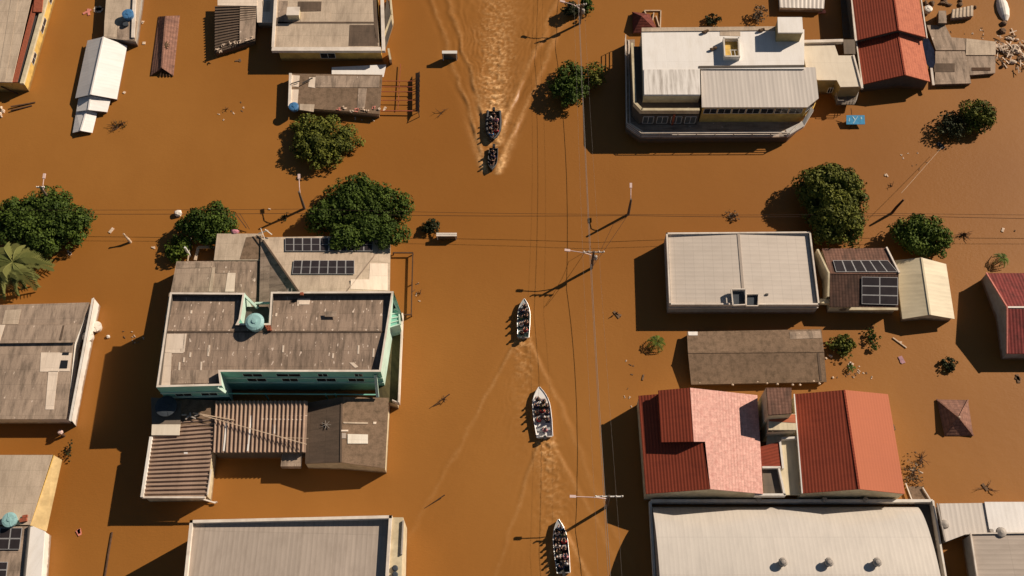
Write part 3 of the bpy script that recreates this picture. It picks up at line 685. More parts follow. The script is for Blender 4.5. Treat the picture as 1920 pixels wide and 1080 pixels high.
# things on the roof
for k, (x, y) in enumerate(((1320, 60), (1335, 92), (1425, 57))):
    m = MB()
    for j in range(3): m.blob(V(x+j*3, y-j, zA+.2+.02), (.28, .2, .2), k*3+j)
    single(m, 'roof_rubbish', ['dark bundle on the upper edge of the white roof', 'small dark bundle left of the roof skylight shaft', 'dark heap by the plant at the top of the white roof'][k], 'debris', 'debris_brown', V(x, y, zA))

# maroon hip roof behind the white building, white roof at the top edge
t = thing('maroon_hip_roof', 'small maroon hip roof sinking behind the white building corner', 'roof', V(1205, 45))
pk = V(1203, 30, 1.6)
q = Vs(.35, (1185, 22), (1218, 26), (1236, 62), (1187, 62)); m = MB()
for k in range(4): m.poly([q[(k+1) % 4], q[k], pk])
m.build('roof', 'tile_maroon', t); walls(t, q, 'plaster_dark', .1, dz=.02)
t = thing('timber_frame', 'ochre timber frame half sunk behind the white building corner', 'frame', V(1225, 38)); m = MB()
for a, b in (((1208, 20), (1239, 20)), ((1239, 20), (1238, 56)), ((1208, 20), (1214, 32)), ((1226, 24), (1222, 50)), ((1230, 30), (1236, 50))): m.bar(V(*a, .12), V(*b, .12), .14)
m.build('beam', 'wood_pale', t)
t = thing('pale_sheet_roof', 'pale ribbed roof cut by the top edge above the tank house', 'roof', V(1500, 5))
A = Vs(.9, (1458, -50), (1550, -50), (1545, 16), (1462, 14)); q = corr(A[0], A[1], A[2], A[3], .6, .03); q.build('roof', 'metal_pale', t); walls(t, A, 'plaster_white', .1)
m = MB(); m.box(V(1541, 22, .06), (1.0, .5, .12), .1); single(m, 'floating_debris', 'pink board floating under the pale ribbed roof at the top edge', 'debris', 'debris_pink', V(1541, 22))

# --- red house, top right
t = thing('red_roof_house', 'house with stepped red tile roof, lit slopes coloured orange, at the top right', 'house', V(1670, 80))
E1 = [V(1588, -60, 2.6), V(1604, 76, 2.6)]; RR = [V(1668, -60, 3.9), V(1685, 56, 3.9)]; E2 = [V(1712, -60, 2.8), V(1737, 70, 2.8)]
gable(t, E1, RR, E2, 'tile_red', 'tile_red_lit', 'plaster_dark', t=.15)  # gable walls' shade is put into the dark plaster
gable(t, [V(1605, 73, 1.9), V(1618, 158, 1.9)], [V(1683, 58, 3.1), V(1697, 140, 3.1)], [V(1727, 68, 2.0), V(1744, 153, 2.0)], 'tile_red', 'tile_red_lit', 'plaster_dark', t=.15)
m = MB(); m.slab([V(1590, -60, 2.65), V(1594, -60, 2.65), V(1607, 76, 2.65), V(1603, 76, 2.65)], .25); m.build('gutter', 'coping', t)
for a, b, w_, h_ in (((1605, 76, 2.0), (1617, 162, 2.0), .15, .2), ((1718, -60, 2.8), (1738, 72, 2.8), .14, .2), ((1746, 128, 1.3), (1750, 160, 1.0), .3, .2)):
    m = MB(); m.bar(V(*a), V(*b), w_, h_); m.build('gutter', 'coping', t)
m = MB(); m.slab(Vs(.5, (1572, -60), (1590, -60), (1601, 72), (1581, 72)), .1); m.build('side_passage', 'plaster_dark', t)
m = MB(); m.slab([V(1731, 72, 1.4), V(1741, 72, 1.3), V(1752, 95, .9), V(1753, 120, .6), V(1747, 133, .6), V(1737, 118, 1.2), V(1728, 95, 1.4)], .08); m.build('shade_sheet', 'shade_navy', t)  # dark navy sheet added where there is only shade
# --- low grey roofs to its right
t = thing('grey_roof_cluster', 'low worn grey sheet roofs joined in an L, right of the red roof house', 'sheds', V(1790, 110))
zg = .45
def gr(pp, mat, z, e=None):
    A = Vs(z, *pp); roof(t, A, mat, .1); walls(t, A, 'plaster_grey', .08)
gr([(1738, 47), (1772, 47), (1784, 70), (1812, 72), (1810, 94), (1755, 94)], 'cement_mid', zg)
gr([(1754, 96), (1809, 96), (1821, 156), (1753, 158)], 'cement_mid', zg+.1)
gr([(1812, 72), (1867, 78), (1867, 103), (1811, 103)], 'cement_beige', zg+.05)
gr([(1811, 105), (1867, 105), (1866, 137), (1815, 141)], 'cement_mid', zg+.02)
patch(t, flat(zg+.1), [(1751, 119), (1790, 119), (1790, 135), (1751, 135)], 'cement_dark', 'opening'); patch(t, flat(zg), [(1822, 127), (1857, 127), (1857, 133), (1822, 133)], 'wood_dark', 'opening', lift=.06)
t = thing('ribbed_outhouse', 'small ribbed grey outhouse roof above the L shaped grey roofs', 'shed', V(1800, 28))
A = Vs(.7, (1785, 18), (1825, 10), (1825, 30), (1783, 34)); corr(A[0], A[1], A[2], A[3], .5, .07).build('roof', 'cement_beige', t); walls(t, A, 'plaster_grey', .08)
A = Vs(1.1, (1760, 20), (1774, 20), (1775, 43), (1760, 43)); roof(t, A, 'cement_mid', .1); walls(t, A, 'plaster_dark', .05)
tank(1738, 22, .2, .5, .6, 'tank_white', 'white round tank beside the red roof house gutter')
c = V(1880, 16); m = MB()
sec = [(-2.1, .25, .15), (-1.4, .62, .5), (-.3, .8, .62), (.8, .75, .58), (1.6, .5, .45), (2.0, .15, .2)]
rg = [[c+Vector((wd*cos(a), y, .02+hh*sin(a))) for a in [pi*k/8 for k in range(9)]] for y, wd, hh in sec]
for k in range(len(rg)-1):
    for j in range(8): m.poly([rg[k][j], rg[k+1][j], rg[k+1][j+1], rg[k][j+1]])
m.poly(rg[0]); m.poly(rg[-1][::-1])
single(m, 'overturned_boat', 'pale overturned boat lying with one dark side near the top right corner', 'boat', 'tank_white', c)
rr = random.Random(11)
for k in range(85):
    x = 1858+rr.random()**.75*75; y = 95+rr.gauss(0, 13)+(x-1890)*.1; m = MB()
    if k < 70:
        for q_ in range(2): m.box(V(x+rr.uniform(-1, 1), y+rr.uniform(-1, 1), .06+rr.uniform(0, .35)), (rr.uniform(.25, 1.3), rr.uniform(.05, .2), .05), rr.uniform(0, 3.1), rr.uniform(-.4, .4))
    else: m.blob(V(x, y, .1), (rr.uniform(.15, .7), rr.uniform(.15, .4), rr.uniform(.1, .3)), k)
    single(m, 'rubble_piece', 'pale broken boards in the debris heap at the right edge' if k < 70 else 'pale lump of rubble in the debris heap at the right edge', 'debris', 'debris_pale' if k % 4 else 'debris_brown', V(x, y), 'rubble heap pieces, boards' if k < 70 else 'rubble heap pieces, lumps')
rr = random.Random(12)
for k in range(12):
    x = 1735+rr.random()*95; y = rr.uniform(0, 14); m = MB(); m.blob(V(x, y, .1), (rr.uniform(.2, .5), rr.uniform(.2, .5), .2), k, 6, 4)
    single(m, 'floating_debris', 'small brown debris floating at the top edge right of the red roof', 'debris', 'debris_brown', V(x, y), 'brown debris at the top right edge')
for k, (x, y, r) in enumerate(((1882, 44, .45), (1880, 58, .5))):
    m = MB(); m.blob(V(x, y, .12), (r, r, .3), k+4); single(m, 'debris_heap', ['upper brown heap under the overturned boat', 'lower brown heap under the overturned boat'][k], 'debris', 'debris_brown', V(x, y))

# --- grey roofed hall, centre right
t = thing('grey_metal_hall', 'hall with pale grey ribbed metal roof and white edge, centre right', 'building', V(1390, 510))
zh = 2.55; c = [(1249, 436), (1520, 434), (1537, 571), (1255, 571)]; O = Vs(zh, *c)
rt, rb_ = V(1384, 441, zh+.0), V(1391, 545, zh)
I = inset(O, .3)
ztop = lambda p, dz: Vector((p.x, p.y, p.z+dz))
r1 = [ztop(I[0], -.35), ztop(I[3], -.35)]; r2 = [ztop(I[1], -.35), ztop(I[2], -.35)]
mid = [(I[0]+I[1])/2+Vector((0, 0, -.1)), (I[3]+I[2])/2+Vector((0, 0, -.1))]
roof(t, [r1[0], mid[0], mid[1], r1[1]], 'metal_grey', .08, e=(r1[1]-r1[0])); roof(t, [r2[0], mid[0], mid[1], r2[1]], 'metal_grey', .08, e=(r2[1]-r2[0]))
m = MB(); m.bar(mid[0]+Vector((0, 0, .03)), mid[1]+Vector((0, 0, .03)), .3, .05); m.build('ridge_cap', 'metal_grey_v', t)
parapet(t, O, .18, .5, 'coping'); walls(t, O, 'plaster_grey', .03, dz=.03)
m = MB(); m.bar(O[3]+Vector((0, -.06, -.75)), O[2]+Vector((0, -.06, -.75)), .08, .12); m.build('facade_band', 'coping', t)
m = MB(); q = Vs(zh+.45, (1371, 543), (1398, 543), (1398, 572), (1374, 573))
for k in range(4): m.bar(q[k], q[(k+1) % 4], .12, .35)
q2 = Vs(zh+.3, (1399, 552), (1422, 552), (1421, 574), (1399, 574))
for k in range(4): m.bar(q2[k], q2[(k+1) % 4], .1, .3)
fr = m.build('roof_hatch', 'coping', t)
m = MB(); m.slab([p-Vector((0, 0, .3)) for p in q], .05); m.slab([p-Vector((0, 0, .16)) for p in q2], .05); m.build('hatch_cover', 'tank_black', fr)
m = MB(); m.box(V(1438, 552, zh-.1), (.3, .2, .15)); m.build('roof_vent', 'steel_dark', t)

# --- mossy sunken roof below it
t = thing('mossy_roof_shed', 'low long shed with a mossy brown sheet roof under the grey metal hall', 'shed', V(1420, 670))
z0 = .75; e1 = Vs(z0, (1288, 622), (1540, 617)); rg_ = Vs(z0+.5, (1290, 661), (1545, 659)); e2 = Vs(z0, (1296, 721), (1550, 716))
p1, p2 = gable(t, e1, rg_, e2, 'cement_mossy', None, 'plaster_dark', t=.1, d=.2)
patch(t, p1, [(1290, 622), (1308, 622), (1308, 629), (1291, 629)], 'roof_white'); patch(t, p2, [(1532, 662), (1536, 662), (1541, 714), (1537, 714)], 'cement_dark')
patch(t, p1, [(1480, 622), (1538, 620), (1540, 634), (1482, 636)], 'cement_mid')
rr = random.Random(5)
for k in range(16):
    x, y = (rr.uniform(1305, 1550), rr.uniform(714, 722)) if k < 10 else (rr.uniform(1545, 1562), rr.uniform(660, 715)); m = MB(); m.blob(V(x, y, .7 if k < 10 else .05), (.16, .14, .1), k, 6, 4)
    single(m, 'floating_debris', 'small white scrap along the lower edge of the mossy roof' if k < 10 else 'small pale scrap floating at the right end of the mossy roof', 'debris', 'debris_pale', V(x, y, .6 if k < 10 else 0), 'scraps along the mossy roof' if k < 10 else 'scraps right of the mossy roof')

# --- brown tile house with solar panels
t = thing('solar_tile_house', 'brown tile roof house with two banks of solar panels, beside the grey hall', 'house', V(1620, 530))
ze, zr = 2.0, 2.75
N = [V(1541, 466, ze), V(1661, 465, ze)]; Rg = [V(1556, 512, zr), V(1685, 513, zr)]; Sx = [V(1556, 575, ze-.1), V(1684, 577, ze-.1)]
p1, p2 = gable(t, N, Rg, Sx, 'tile_brown', 'tile_brown_shade', 'plaster_cream', t=.12, d=.15)
solar(t, p1, [(1561, 489), (1664, 489), (1683, 511), (1567, 511)], 6, 1); solar(t, p2, [(1615, 520), (1683, 521), (1683, 573), (1615, 571)], 2, 3)
a, b, c_ = V(1535, 467, ze+.35), V(1556, 511, ze+.9), V(1555, 556, ze+.35); m = MB()
for p, q in ((a, b), (b, c_)): d = Vector((-.22, 0, 0)); m.poly([p, q, q+d, p+d]); m.poly([p, p-Vector((0, 0, 3)), q-Vector((0, 0, 3)), q]); m.poly([p+d, q+d, q+d-Vector((0, 0, 3)), p+d-Vector((0, 0, 3))])
m.build('side_parapet', 'plaster_cream', t)
m = MB(); m.bar(V(1662, 464, ze+.1), V(1686, 512, zr+.1), .18, .2); m.build('verge', 'coping', t)
m = MB(); m.slab(Vs(1.7, (1538, 560), (1590, 562), (1585, 570), (1536, 568)), .5); m.slab(Vs(ze-.05, (1596, 576), (1684, 577), (1684, 581), (1592, 581)), .25); m.build('front_parapet', 'plaster_cream', t)
m = MB(); m.blob(V(1580, 575, 1.0), (.7, .6, .6), 4); m.build('creeper', 'leaf_dry', t)
for o in list(t.children):
    if o.name.startswith('creeper'):
        at = o.data.attributes.new('tint', 'FLOAT_COLOR', 'POINT')
# --- cream gable shed
t = thing('cream_gable_shed', 'cream gabled shed roof between the solar tile house and the bushy tree', 'shed', V(1737, 540))
gab(t, ((1679, 488), (1692, 598)), ((1728, 483), (1744, 590)), ((1774, 495), (1790, 598)), 1.25, 2.05, 'sheet_cream', None, 'plaster_cream', t=.07, d=.3)
# --- red roof house at the right edge
t = thing('wine_roof_house', 'house with weathered wine red tile roof and grey gable wall at the right edge', 'house', V(1890, 590))
a1, a2 = V(1849, 512, 1.8), V(2060, 512, 1.8); b1, b2 = V(1888, 576, 3.4), V(2100, 576, 3.4); c1, c2 = V(1888, 663, 1.8), V(2130, 663, 1.8)
gable(t, [a1, a2], [b1, b2], [c1, c2], 'tile_wine', None, 'plaster_grey', t=.12, d=.05, ridgemat='tank_white')
m = MB()
for p, q in ((a1, b1), (b1, c1)): m.bar(p+Vector((0, 0, .05)), q+Vector((0, 0, .05)), .14, .16)
m.build('verge', 'debris_pink', t)

# --- red roofed twin houses
t = thing('pink_roof_house', 'house with half red, half bleached pink tile roof, left of the courtyard', 'house', V(1320, 830))
zE = 2.8; zR = 4.5
E = [V(1197, 742, zE), V(1211, 926, zE)]; RL = [V(1303, 733, zR), V(1331, 917, zR)]; EE = [V(1420, 741, zE+.1), V(1431, 926, zE+.1)]
roof(t, [E[0], E[1], RL[1], RL[0]], 'tile_red', .14)
pp = Pl(EE[0], EE[1], RL[1]); pq = [pp.at(1420, 741), pp.at(1431, 926), pp.at(1332, 917), pp.at(1322, 828), pp.at(1301, 828), pp.at(1294, 727)]
roof(t, pq, 'tile_pink', .14); rz1, rz0 = pq[4], pq[5]
RT = [V(1234, 732, rz0.z-.95), rz0, rz1, V(1240, 829, rz1.z-.95)]
m = MB(); m.slab([RT[0], RT[3], RT[2], RT[1]], .15); m.build('raised_roof', 'tile_red', t)
walls(t, [E[0], E[1], RL[1], EE[1], EE[0], RL[0]], 'plaster_cream', .1, -1.2, .18)
q = inset([RT[0], RT[3], RT[2], pp.at(1330, 828), pp.at(1330, 735), RT[1]], .2); m = MB()
for k in range(len(q)): a, b = q[k], q[(k+1) % len(q)]; m.poly([Vector((a.x, a.y, a.z-1.3)), Vector((b.x, b.y, b.z-1.3)), b-Vector((0, 0, .2)), a-Vector((0, 0, .2))])
m.build('raised_wall', 'plaster_dark', t)
t = thing('tower_block', 'small tower with weathered tile top rising between the pink and red roofs', 'tower', V(1460, 780))
zt = 5.4; A = Vs(zt, (1437, 727), (1484, 727), (1484, 775), (1441, 778)); roof(t, A, 'tile_brown', .12)
walls(t, [A[0], A[1], A[2], A[3]], 'plaster_cream', -.05, zb=0, dz=.1)
m = MB(); m.slab(Vs(4.0, (1441, 776), (1491, 776), (1493, 806), (1441, 806)), .25); m.build('terrace_slab', 'sheet_cream', t)
patch(t, flat(4.0), [(1442, 777), (1491, 777), (1492, 793), (1442, 790)], 'tile_coral', 'terrace_tiles')
A = Vs(3.75, (1440, 778), (1492, 778), (1493, 808), (1440, 810)); walls(t, A, 'plaster_cream', .02, zb=0, dz=0)
t = thing('courtyard_annex', 'walled yellow courtyard with a small maroon lean-to between the two red houses', 'courtyard', V(1465, 880))
m = MB(); m.slab(Vs(2.7, (1425, 838), (1462, 828), (1466, 877), (1428, 877)), .12, ); m.build('lean_to_roof', 'tile_red', t)
m = MB(); m.slab(Vs(2.2, (1440, 800), (1508, 800), (1514, 928), (1428, 928)), .1); m.build('courtyard_floor', 'sheet_cream', t)
m = MB(); m.slab(Vs(2.32, (1429, 880), (1458, 880), (1466, 928), (1433, 928)), .1); m.build('grey_floor', 'slab_grey', t)
m = MB()
for a, b in (((1461, 828), (1467, 880)), ((1459, 879), (1470, 930)), ((1414, 929), (1472, 929)), ((1464, 824), (1494, 822)), ((1428, 878), (1462, 878))): m.bar(V(*a, 2.4), V(*b, 2.4), .22, .8)
m.build('courtyard_wall', 'plaster_white', t)
t = thing('coral_roof_house', 'house with red tile roof, its lit slope coloured coral, right of the courtyard', 'house', V(1600, 840))
E = [V(1489, 739, 2.9), V(1504, 925, 2.9)]; RL = [V(1583, 731, 4.3), V(1611, 917, 4.3)]; EE = [V(1665, 739, 2.9), V(1697, 926, 2.9)]
gable(t, E, RL, EE, 'tile_red', 'tile_coral', 'plaster_cream', t=.14, d=.1)  # right slope takes a tile coloured as sunlit
m = MB(); m.bar(E[0], E[1], .12, .14); m.build('gutter', 'steel_white', t)
# yard plot right of it
t = thing('mesh_bed', 'narrow framed bed of dry litter between the coral roof and the white sheds', 'yard bed', V(1720, 920))
m = MB(); m.slab(Vs(.25, (1703, 912), (1729, 912), (1743, 938), (1712, 938)), .1); m.build('bed', 'cement_mossy', t)
m = MB(); m.bar(V(1698, 906, .4), V(1710, 938, .4), .12); m.bar(V(1730, 914, .4), V(1745, 938, .4), .12); m.build('bed_frame', 'coping', t)

# --- vaulted warehouse at the bottom
t = thing('vaulted_warehouse', 'large pale vaulted metal warehouse roof with three vents at the bottom', 'warehouse', V(1480, 1040))
zs0 = -.1; xl, xr = V(1221, 948, .3), V(1717, 948, .3); XP = V(1750, 944, 1.2).x; yN = (xl.y+xr.y)/2; span = 23.0; rise = 4.3
def vz(y): q_ = (span/2-(yN-y))/(span/2); return zs0+rise*sqrt(max(0, 1-q_*q_))
ns = 60
vx = lambda y: (V(1221, 946, zs0).x-.10*0-(yN-y)*.0, xr.x)
def vp(x, y): return Vector((x, y, vz(y)))
XL, XR = xl.x, xr.x
m = MB()
for k in range(ns):
    y0 = yN-span*k/ns; y1 = yN-span*(k+1)/ns
    i = len(m.v); q = [vp(XR, y0), vp(XL, y0), vp(XL, y1), vp(XR, y1)]
    m.v += [tuple(p) for p in q]; m.f.append((i, i+1, i+2, i+3))
    m.uv += [(XR-XR, span*k/ns), (XR-XL, span*k/ns), (XR-XL, span*(k+1)/ns), (XR-XR, span*(k+1)/ns)]
m.build('roof', 'metal_vault', t, True, True)
m = MB()
for X_ in (XL+.05, XR-.05):
    for k in range(ns):
        y0 = yN-span*k/ns; y1 = yN-span*(k+1)/ns; m.poly([(X_, y0, -1), (X_, y1, -1), (X_, y1, vz(y1)-.02), (X_, y0, vz(y0)-.02)])
m.poly([(XL, yN, -1), (XR, yN, -1), (XR, yN, zs0-.02), (XL, yN, zs0-.02)]); m.poly([(XL, yN-span, -1), (XR, yN-span, -1), (XR, yN-span, zs0-.02), (XL, yN-span, zs0-.02)])
m.build('wall', 'plaster_grey', t)
m = MB(); m.bar(Vector((XL-.1, yN+.3, .2)), Vector((XP, yN+.3, .2)), .3, 2.0); m.bar(Vector((XL-.15, yN+.3, .2)), Vector((XL-.15, yN-span, .2)), .25, 1.6); m.bar(Vector((XP, yN+.3, .4)), Vector((XP, yN-span, .4)), .2, 1.8); m.build('parapet', 'plaster_white', t)
m = MB(); m.slab([(XR-.05, yN+.2, .3), (XP-.1, yN+.2, .3), (XP-.1, yN-span, .3), (XR-.05, yN-span, .3)], .1); m.build('box_gutter', 'steel_dark', t)
for k, x in enumerate((1422, 1545, 1622)):
    m = MB(); m.lathe(V(x, 938, 1.2), [(.22, 0), (.28, .1), (.28, .35), (.1, .45)], 12); m.build('gutter_outlet', 'steel_grey', t)
def turbine(px, py, k):
    # point on the vault under that pixel
    d = ray(px, py); a, b = 100., 140.
    for _ in range(40):
        mm = (a+b)/2; p = CAMP+d*mm
        if p.z > vz(p.y): a = mm
        else: b = mm
    p = CAMP+d*a; c = Vector((p.x, p.y, p.z-.05))
    v = thing('roof_vent', ['leftmost of the three round vents on the vaulted roof', 'middle one of the three round vents on the vaulted roof', 'rightmost of the three round vents on the vaulted roof'][k], 'vent', c, 'round vents on the vaulted roof')
    m = MB(); m.lathe(c, [(.34, 0), (.34, .4)], 16); m.build('vent_neck', 'steel_grey', v)
    m = MB(); m.lathe(c+Vector((0, 0, .4)), [(.34, 0), (.44, .12), (.46, .26), (.40, .38), (.24, .48), (.06, .52)], 18); hd = m.build('vent_head', 'steel_grey', v, True)
    m = MB()
    for j in range(10): a_ = j*pi/5; m.bar(c+Vector((.46*cos(a_), .46*sin(a_), .52)), c+Vector((.22*cos(a_+.4), .22*sin(a_+.4), .89)), .07, .05)
    m.build('vent_fin', 'steel_dark', hd)
for k, x in enumerate((1466, 1552, 1642)): turbine(x, 1056, k)
# --- white sheds at the bottom right corner
t = thing('white_sheet_shed', 'white ribbed sheet roofs right of the vaulted warehouse', 'shed', V(1850, 970))
A = Vs(1.5, (1761, 944), (1846, 943), (1856, 1000), (1810, 1002), (1773, 1016)); roof(t, A, 'metal_pale', .08, e=(1, 0, 0)); walls(t, A, 'plaster_grey', .1)
A = Vs(1.65, (1846, 941), (2050, 941), (2060, 998), (1856, 998)); roof(t, A, 'metal_white', .08); walls(t, A, 'plaster_white', .1)
m = MB(); m.bar(V(1757, 944, 1.6), V(1772, 1014, 1.6), .14, .2); m.build('gutter', 'steel_grey', t); m = MB(); m.lathe(V(1771, 983, 1.5), [(.5, 0), (.4, .2), (.1, .3)], 12); m.build('roof_fan', 'steel_grey', t)
t = thing('grey_sheet_shed', 'grey ribbed metal roof in the bottom right corner', 'shed', V(1870, 1040))
A = Vs(2.6, (1819, 1001), (2060, 998), (2080, 1160), (1843, 1160)); roof(t, A, 'metal_grey_v', .08, e=(0, -1, 0)); walls(t, A, 'plaster_grey', .1)
m = MB(); m.bar(A[0]+Vector((0, 0, .1)), A[3]+Vector((0, 0, .1)), .16, .25); m.bar(A[0]+Vector((0, 0, .1)), A[1]+Vector((0, 0, .1)), .12, .2); m.build('parapet', 'coping', t)
m = MB(); m.lathe(V(1877, 998, 2.6), [(.55, 0), (.5, .2), (.15, .35)], 14); m.lathe(V(1858, 996, 2.4), [(.25, 0), (.2, .25)], 10); m.build('roof_fan', 'steel_grey', t)

# --- green building
t = thing('mint_green_building', 'large two storey mint green building with worn brown sheet roof, centre left', 'building', V(515, 650))
zG = 5.85; zr_ = zG-.55
O = [(319, 548), (459, 549), (451, 598), (447, 606), (504, 606), (508, 547), (738, 546), (714, 697), (413, 697), (416, 723), (293, 726)]
P3 = Vs(zG, *O)
def shoelace(p): return sum(p[k].x*p[(k+1) % len(p)].y-p[(k+1) % len(p)].x*p[k].y for k in range(len(p)))
P3 = P3 if shoelace(P3) > 0 else P3[::-1]
n_ = len(P3); wd = .22; IN = []
for k in range(n_):
    a, b, c_ = P3[k-1], P3[k], P3[(k+1) % n_]; d1 = (b-a).normalized(); d2 = (c_-b).normalized()
    n1 = Vector((-d1.y, d1.x, 0)); n2 = Vector((-d2.y, d2.x, 0)); mm = (n1+n2).normalized(); IN.append(b+mm*wd/max(.4, mm.dot(n1)))
m = MB(); m3 = MB(); mo = MB(); me_ = MB()
for k in range(n_):
    j = (k+1) % n_; m.poly([P3[k], P3[j], IN[j], IN[k]])
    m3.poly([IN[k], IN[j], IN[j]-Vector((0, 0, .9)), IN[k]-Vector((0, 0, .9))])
    (me_ if (P3[j]-P3[k]).y > 1.5 else mo).poly([Vector((P3[k].x, P3[k].y, -1)), Vector((P3[j].x, P3[j].y, -1)), P3[j], P3[k]])
m.build('coping', 'coping', t); m3.build('parapet', 'plaster_dark', t); mo.build('wall', 'teal', t);  # inner parapet faces coloured dark for their shade
for k in range(0, len(me_.v), 4): m = MB(); m.poly(me_.v[k:k+4]); m.build('sunlit_wall', 'mint', t)  # east faces get paler mint, sunlight put into the colour
# low pitched roof: ridge at y ~ 621
zlo, zhi = zG-.75, zG-.32
def rp(x, y, z): return V(x, y, z)
m = MB(); pS = Pl(rp(306, 621, zhi), rp(726, 620, zhi), rp(713, 699, zlo)); m.slab([pS.at(726, 620), pS.at(306, 621), pS.at(292, 728), pS.at(413, 724), pS.at(413, 699), pS.at(713, 699)], .06); m.build('roof', 'cement_old', t)
m = MB(); m.slab([rp(317, 549, zlo), rp(458, 550, zlo), rp(448, 621, zhi), rp(306, 622, zhi)], .06); m.build('roof', 'cement_old', t)
m = MB(); m.slab([rp(508, 548, zlo), rp(737, 547, zlo), rp(726, 621, zhi), rp(500, 622, zhi)], .06); m.slab([rp(447, 607, zhi-.08), rp(505, 607, zhi-.08), rp(505, 622, zhi), rp(447, 622, zhi)], .06); m.build('roof', 'cement_old', t)
pS = Pl(rp(306, 621, zhi), rp(726, 620, zhi), rp(713, 699, zlo)); pS2 = pS; pN = Pl(rp(508, 548, zlo), rp(737, 547, zlo), rp(726, 621, zhi))
patch(t, pS, [(305, 624), (722, 624), (722, 620.5), (305, 620.5)], 'cement_dark', 'ridge_cap', lift=.05)
for q, mt in (([(308, 626), (347, 626), (344, 662), (303, 662)], 'patch_pale'), ([(303, 661), (322, 661), (319, 724), (296, 724)], 'patch_pale'), ([(345, 626), (350, 626), (346, 660), (342, 660)], 'patch_pale')): patch(t, pS2, q, mt)
patch(t, pS2, [(322, 694), (408, 694), (408, 718), (320, 720)], 'cement_mid')
rr = random.Random(21)
for k in range(16):
    x, y = rr.uniform(330, 700), rr.uniform(556, 688)
    if 440 < x < 512 and y < 640: continue
    P_ = pS if y > 624 else pN; hgt = rr.choice((6, 9, 13, 16)); patch(t, P_, [(x, y), (x+3.2, y), (x+2.4, y+hgt), (x-.8, y+hgt)], 'patch_pale')
patch(t, pN, [(560, 560), (582, 560), (580, 571), (558, 571)], 'patch_pale'); patch(t, pN, [(545, 562), (557, 560), (556, 566), (543, 570)], 'cement_dark')
patch(t, pS, [(655, 680), (664, 680), (672, 688), (666, 690)], 'patch_pale'); patch(t, pS, [(610, 584), (632, 584), (631, 594), (609, 594)], 'cement_mid')
# facade ledges, windows
SW0, SW1 = P3[0], P3[0]
s0, s1 = V(413, 697, zG), V(714, 697, zG); w0, w1 = V(293, 726, zG), V(416, 723, zG)
m = MB()
for zz in (4.2, 2.8): m.bar(Vector((s0.x, s0.y-.06, zz)), Vector((s1.x, s1.y-.06, zz)), .12, .14); m.bar(Vector((w0.x, w0.y-.06, zz)), Vector((w1.x+.05, w1.y-.06, zz)), .12, .14)
m.build('ledge', 'mint', t)
for f0, f1 in ((.13, .25), (.34, .49), (.60, .66), (.83, .88)): window(t, s0, s1, f0, f1, 4.5, 5.3, frame='mint')
for f0, f1 in ((.14, .26), (.36, .46), (.58, .70), (.78, .88)): window(t, s0, s1, f0, f1, 3.05, 3.95, frame='mint')
for f0, f1 in ((.2, .45), (.6, .85)): window(t, w0, w1, f0, f1, 3.05, 3.8, frame='mint')
m = MB()
for x in (428, 497, 610, 628): m.bar(V(x, 738, 2.6), V(x, 738, 2.6)-Vector((0, 0, 3)), .12)
m.bar(V(421, 738, 2.62), V(706, 740, 2.62), .12, .08); m.build('veranda', 'teal', t)
# east enclosure and terrace
m = MB(); e0, e1_, e2_ = V(738, 546, zG), V(752, 586, 4.6), V(750, 614, 3.8)
m.poly([Vector((e0.x, e0.y, 1)), Vector((e1_.x, e1_.y, 1)), e1_, e0]); m.slab([V(738, 547, 5.3), V(752, 586, 4.4), V(748, 588, 4.4), V(734, 560, 5.3)], .15); m.build('side_wall', 'mint', t)
q = Vs(4.3, (722, 583), (748, 580), (750, 608), (724, 616)); m = MB(); m.slab(q, .12); m.build('enclosure_roof', 'teal', t)
m = MB()
for k in range(5): m.bar(q[0].lerp(q[3], k/4)+Vector((0, 0, .05)), q[1].lerp(q[2], k/4)+Vector((0, 0, .05)), .12, .08)
m.bar(q[0], q[1], .18, .3); m.bar(q[1], q[2], .16, .3); m.bar(q[3], q[2], .14, .2); m.build('enclosure_frame', 'mint', t)
walls(t, q, 'mint', 0, zb=0, dz=.1)
q = Vs(1.7, (722, 612), (753, 600), (745, 757), (708, 748)); m = MB(); m.slab(q, .2); m.build('terrace_floor', 'slab_moss', t); walls(t, q, 'plaster_cream', 0, zb=-1, dz=.2)
m = MB(); m.bar(V(755, 590, 1.9), V(748, 757, 1.9), .16, 1.0); m.bar(V(748, 757, 1.9), V(736, 752, 1.9), .12, .8); m.build('terrace_parapet', 'coping', t)
m = MB(); m.bar(V(704, 702, 5.2), V(708, 744, 2.6), .3, .3); m.build('corner_trim', 'mint', t)
m = MB(); m.bar(V(408, 725, 5.7), V(422, 735, 4.6), .3, .3); m.build('corner_trim', 'mint', t)
# open stairwell in the notch
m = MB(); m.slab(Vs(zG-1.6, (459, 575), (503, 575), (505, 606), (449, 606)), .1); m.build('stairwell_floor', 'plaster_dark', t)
m = MB(); m.bar(V(478, 569, 4.4), V(507, 568, 4.4), .2, .3); m.bar(V(456, 552, 5.5), V(483, 578, 4.3), .25, .5); m.build('stairwell_wall', 'mint', t)
tank(481, 610, zG-.35, .98, .95, 'tank_cyan', 'pale cyan round water tank in the roof notch of the mint green building', .2)
m = MB()
for k in range(6): m.box(V(500+k*1.5, 612+(k % 3)*3, zG-.1), (.3, .2, .25), k)
single(m, 'brick_pile', 'small red brick pile right of the cyan tank on the mint building', 'bricks', 'rust', V(502, 614, zG-.2))
m = MB(); m.box(V(566, 551, zG+.02), (.35, .3, .25)); single(m, 'loose_brick', 'single red brick block on the mint building parapet', 'brick', 'rust', V(566, 551, zG-.1))

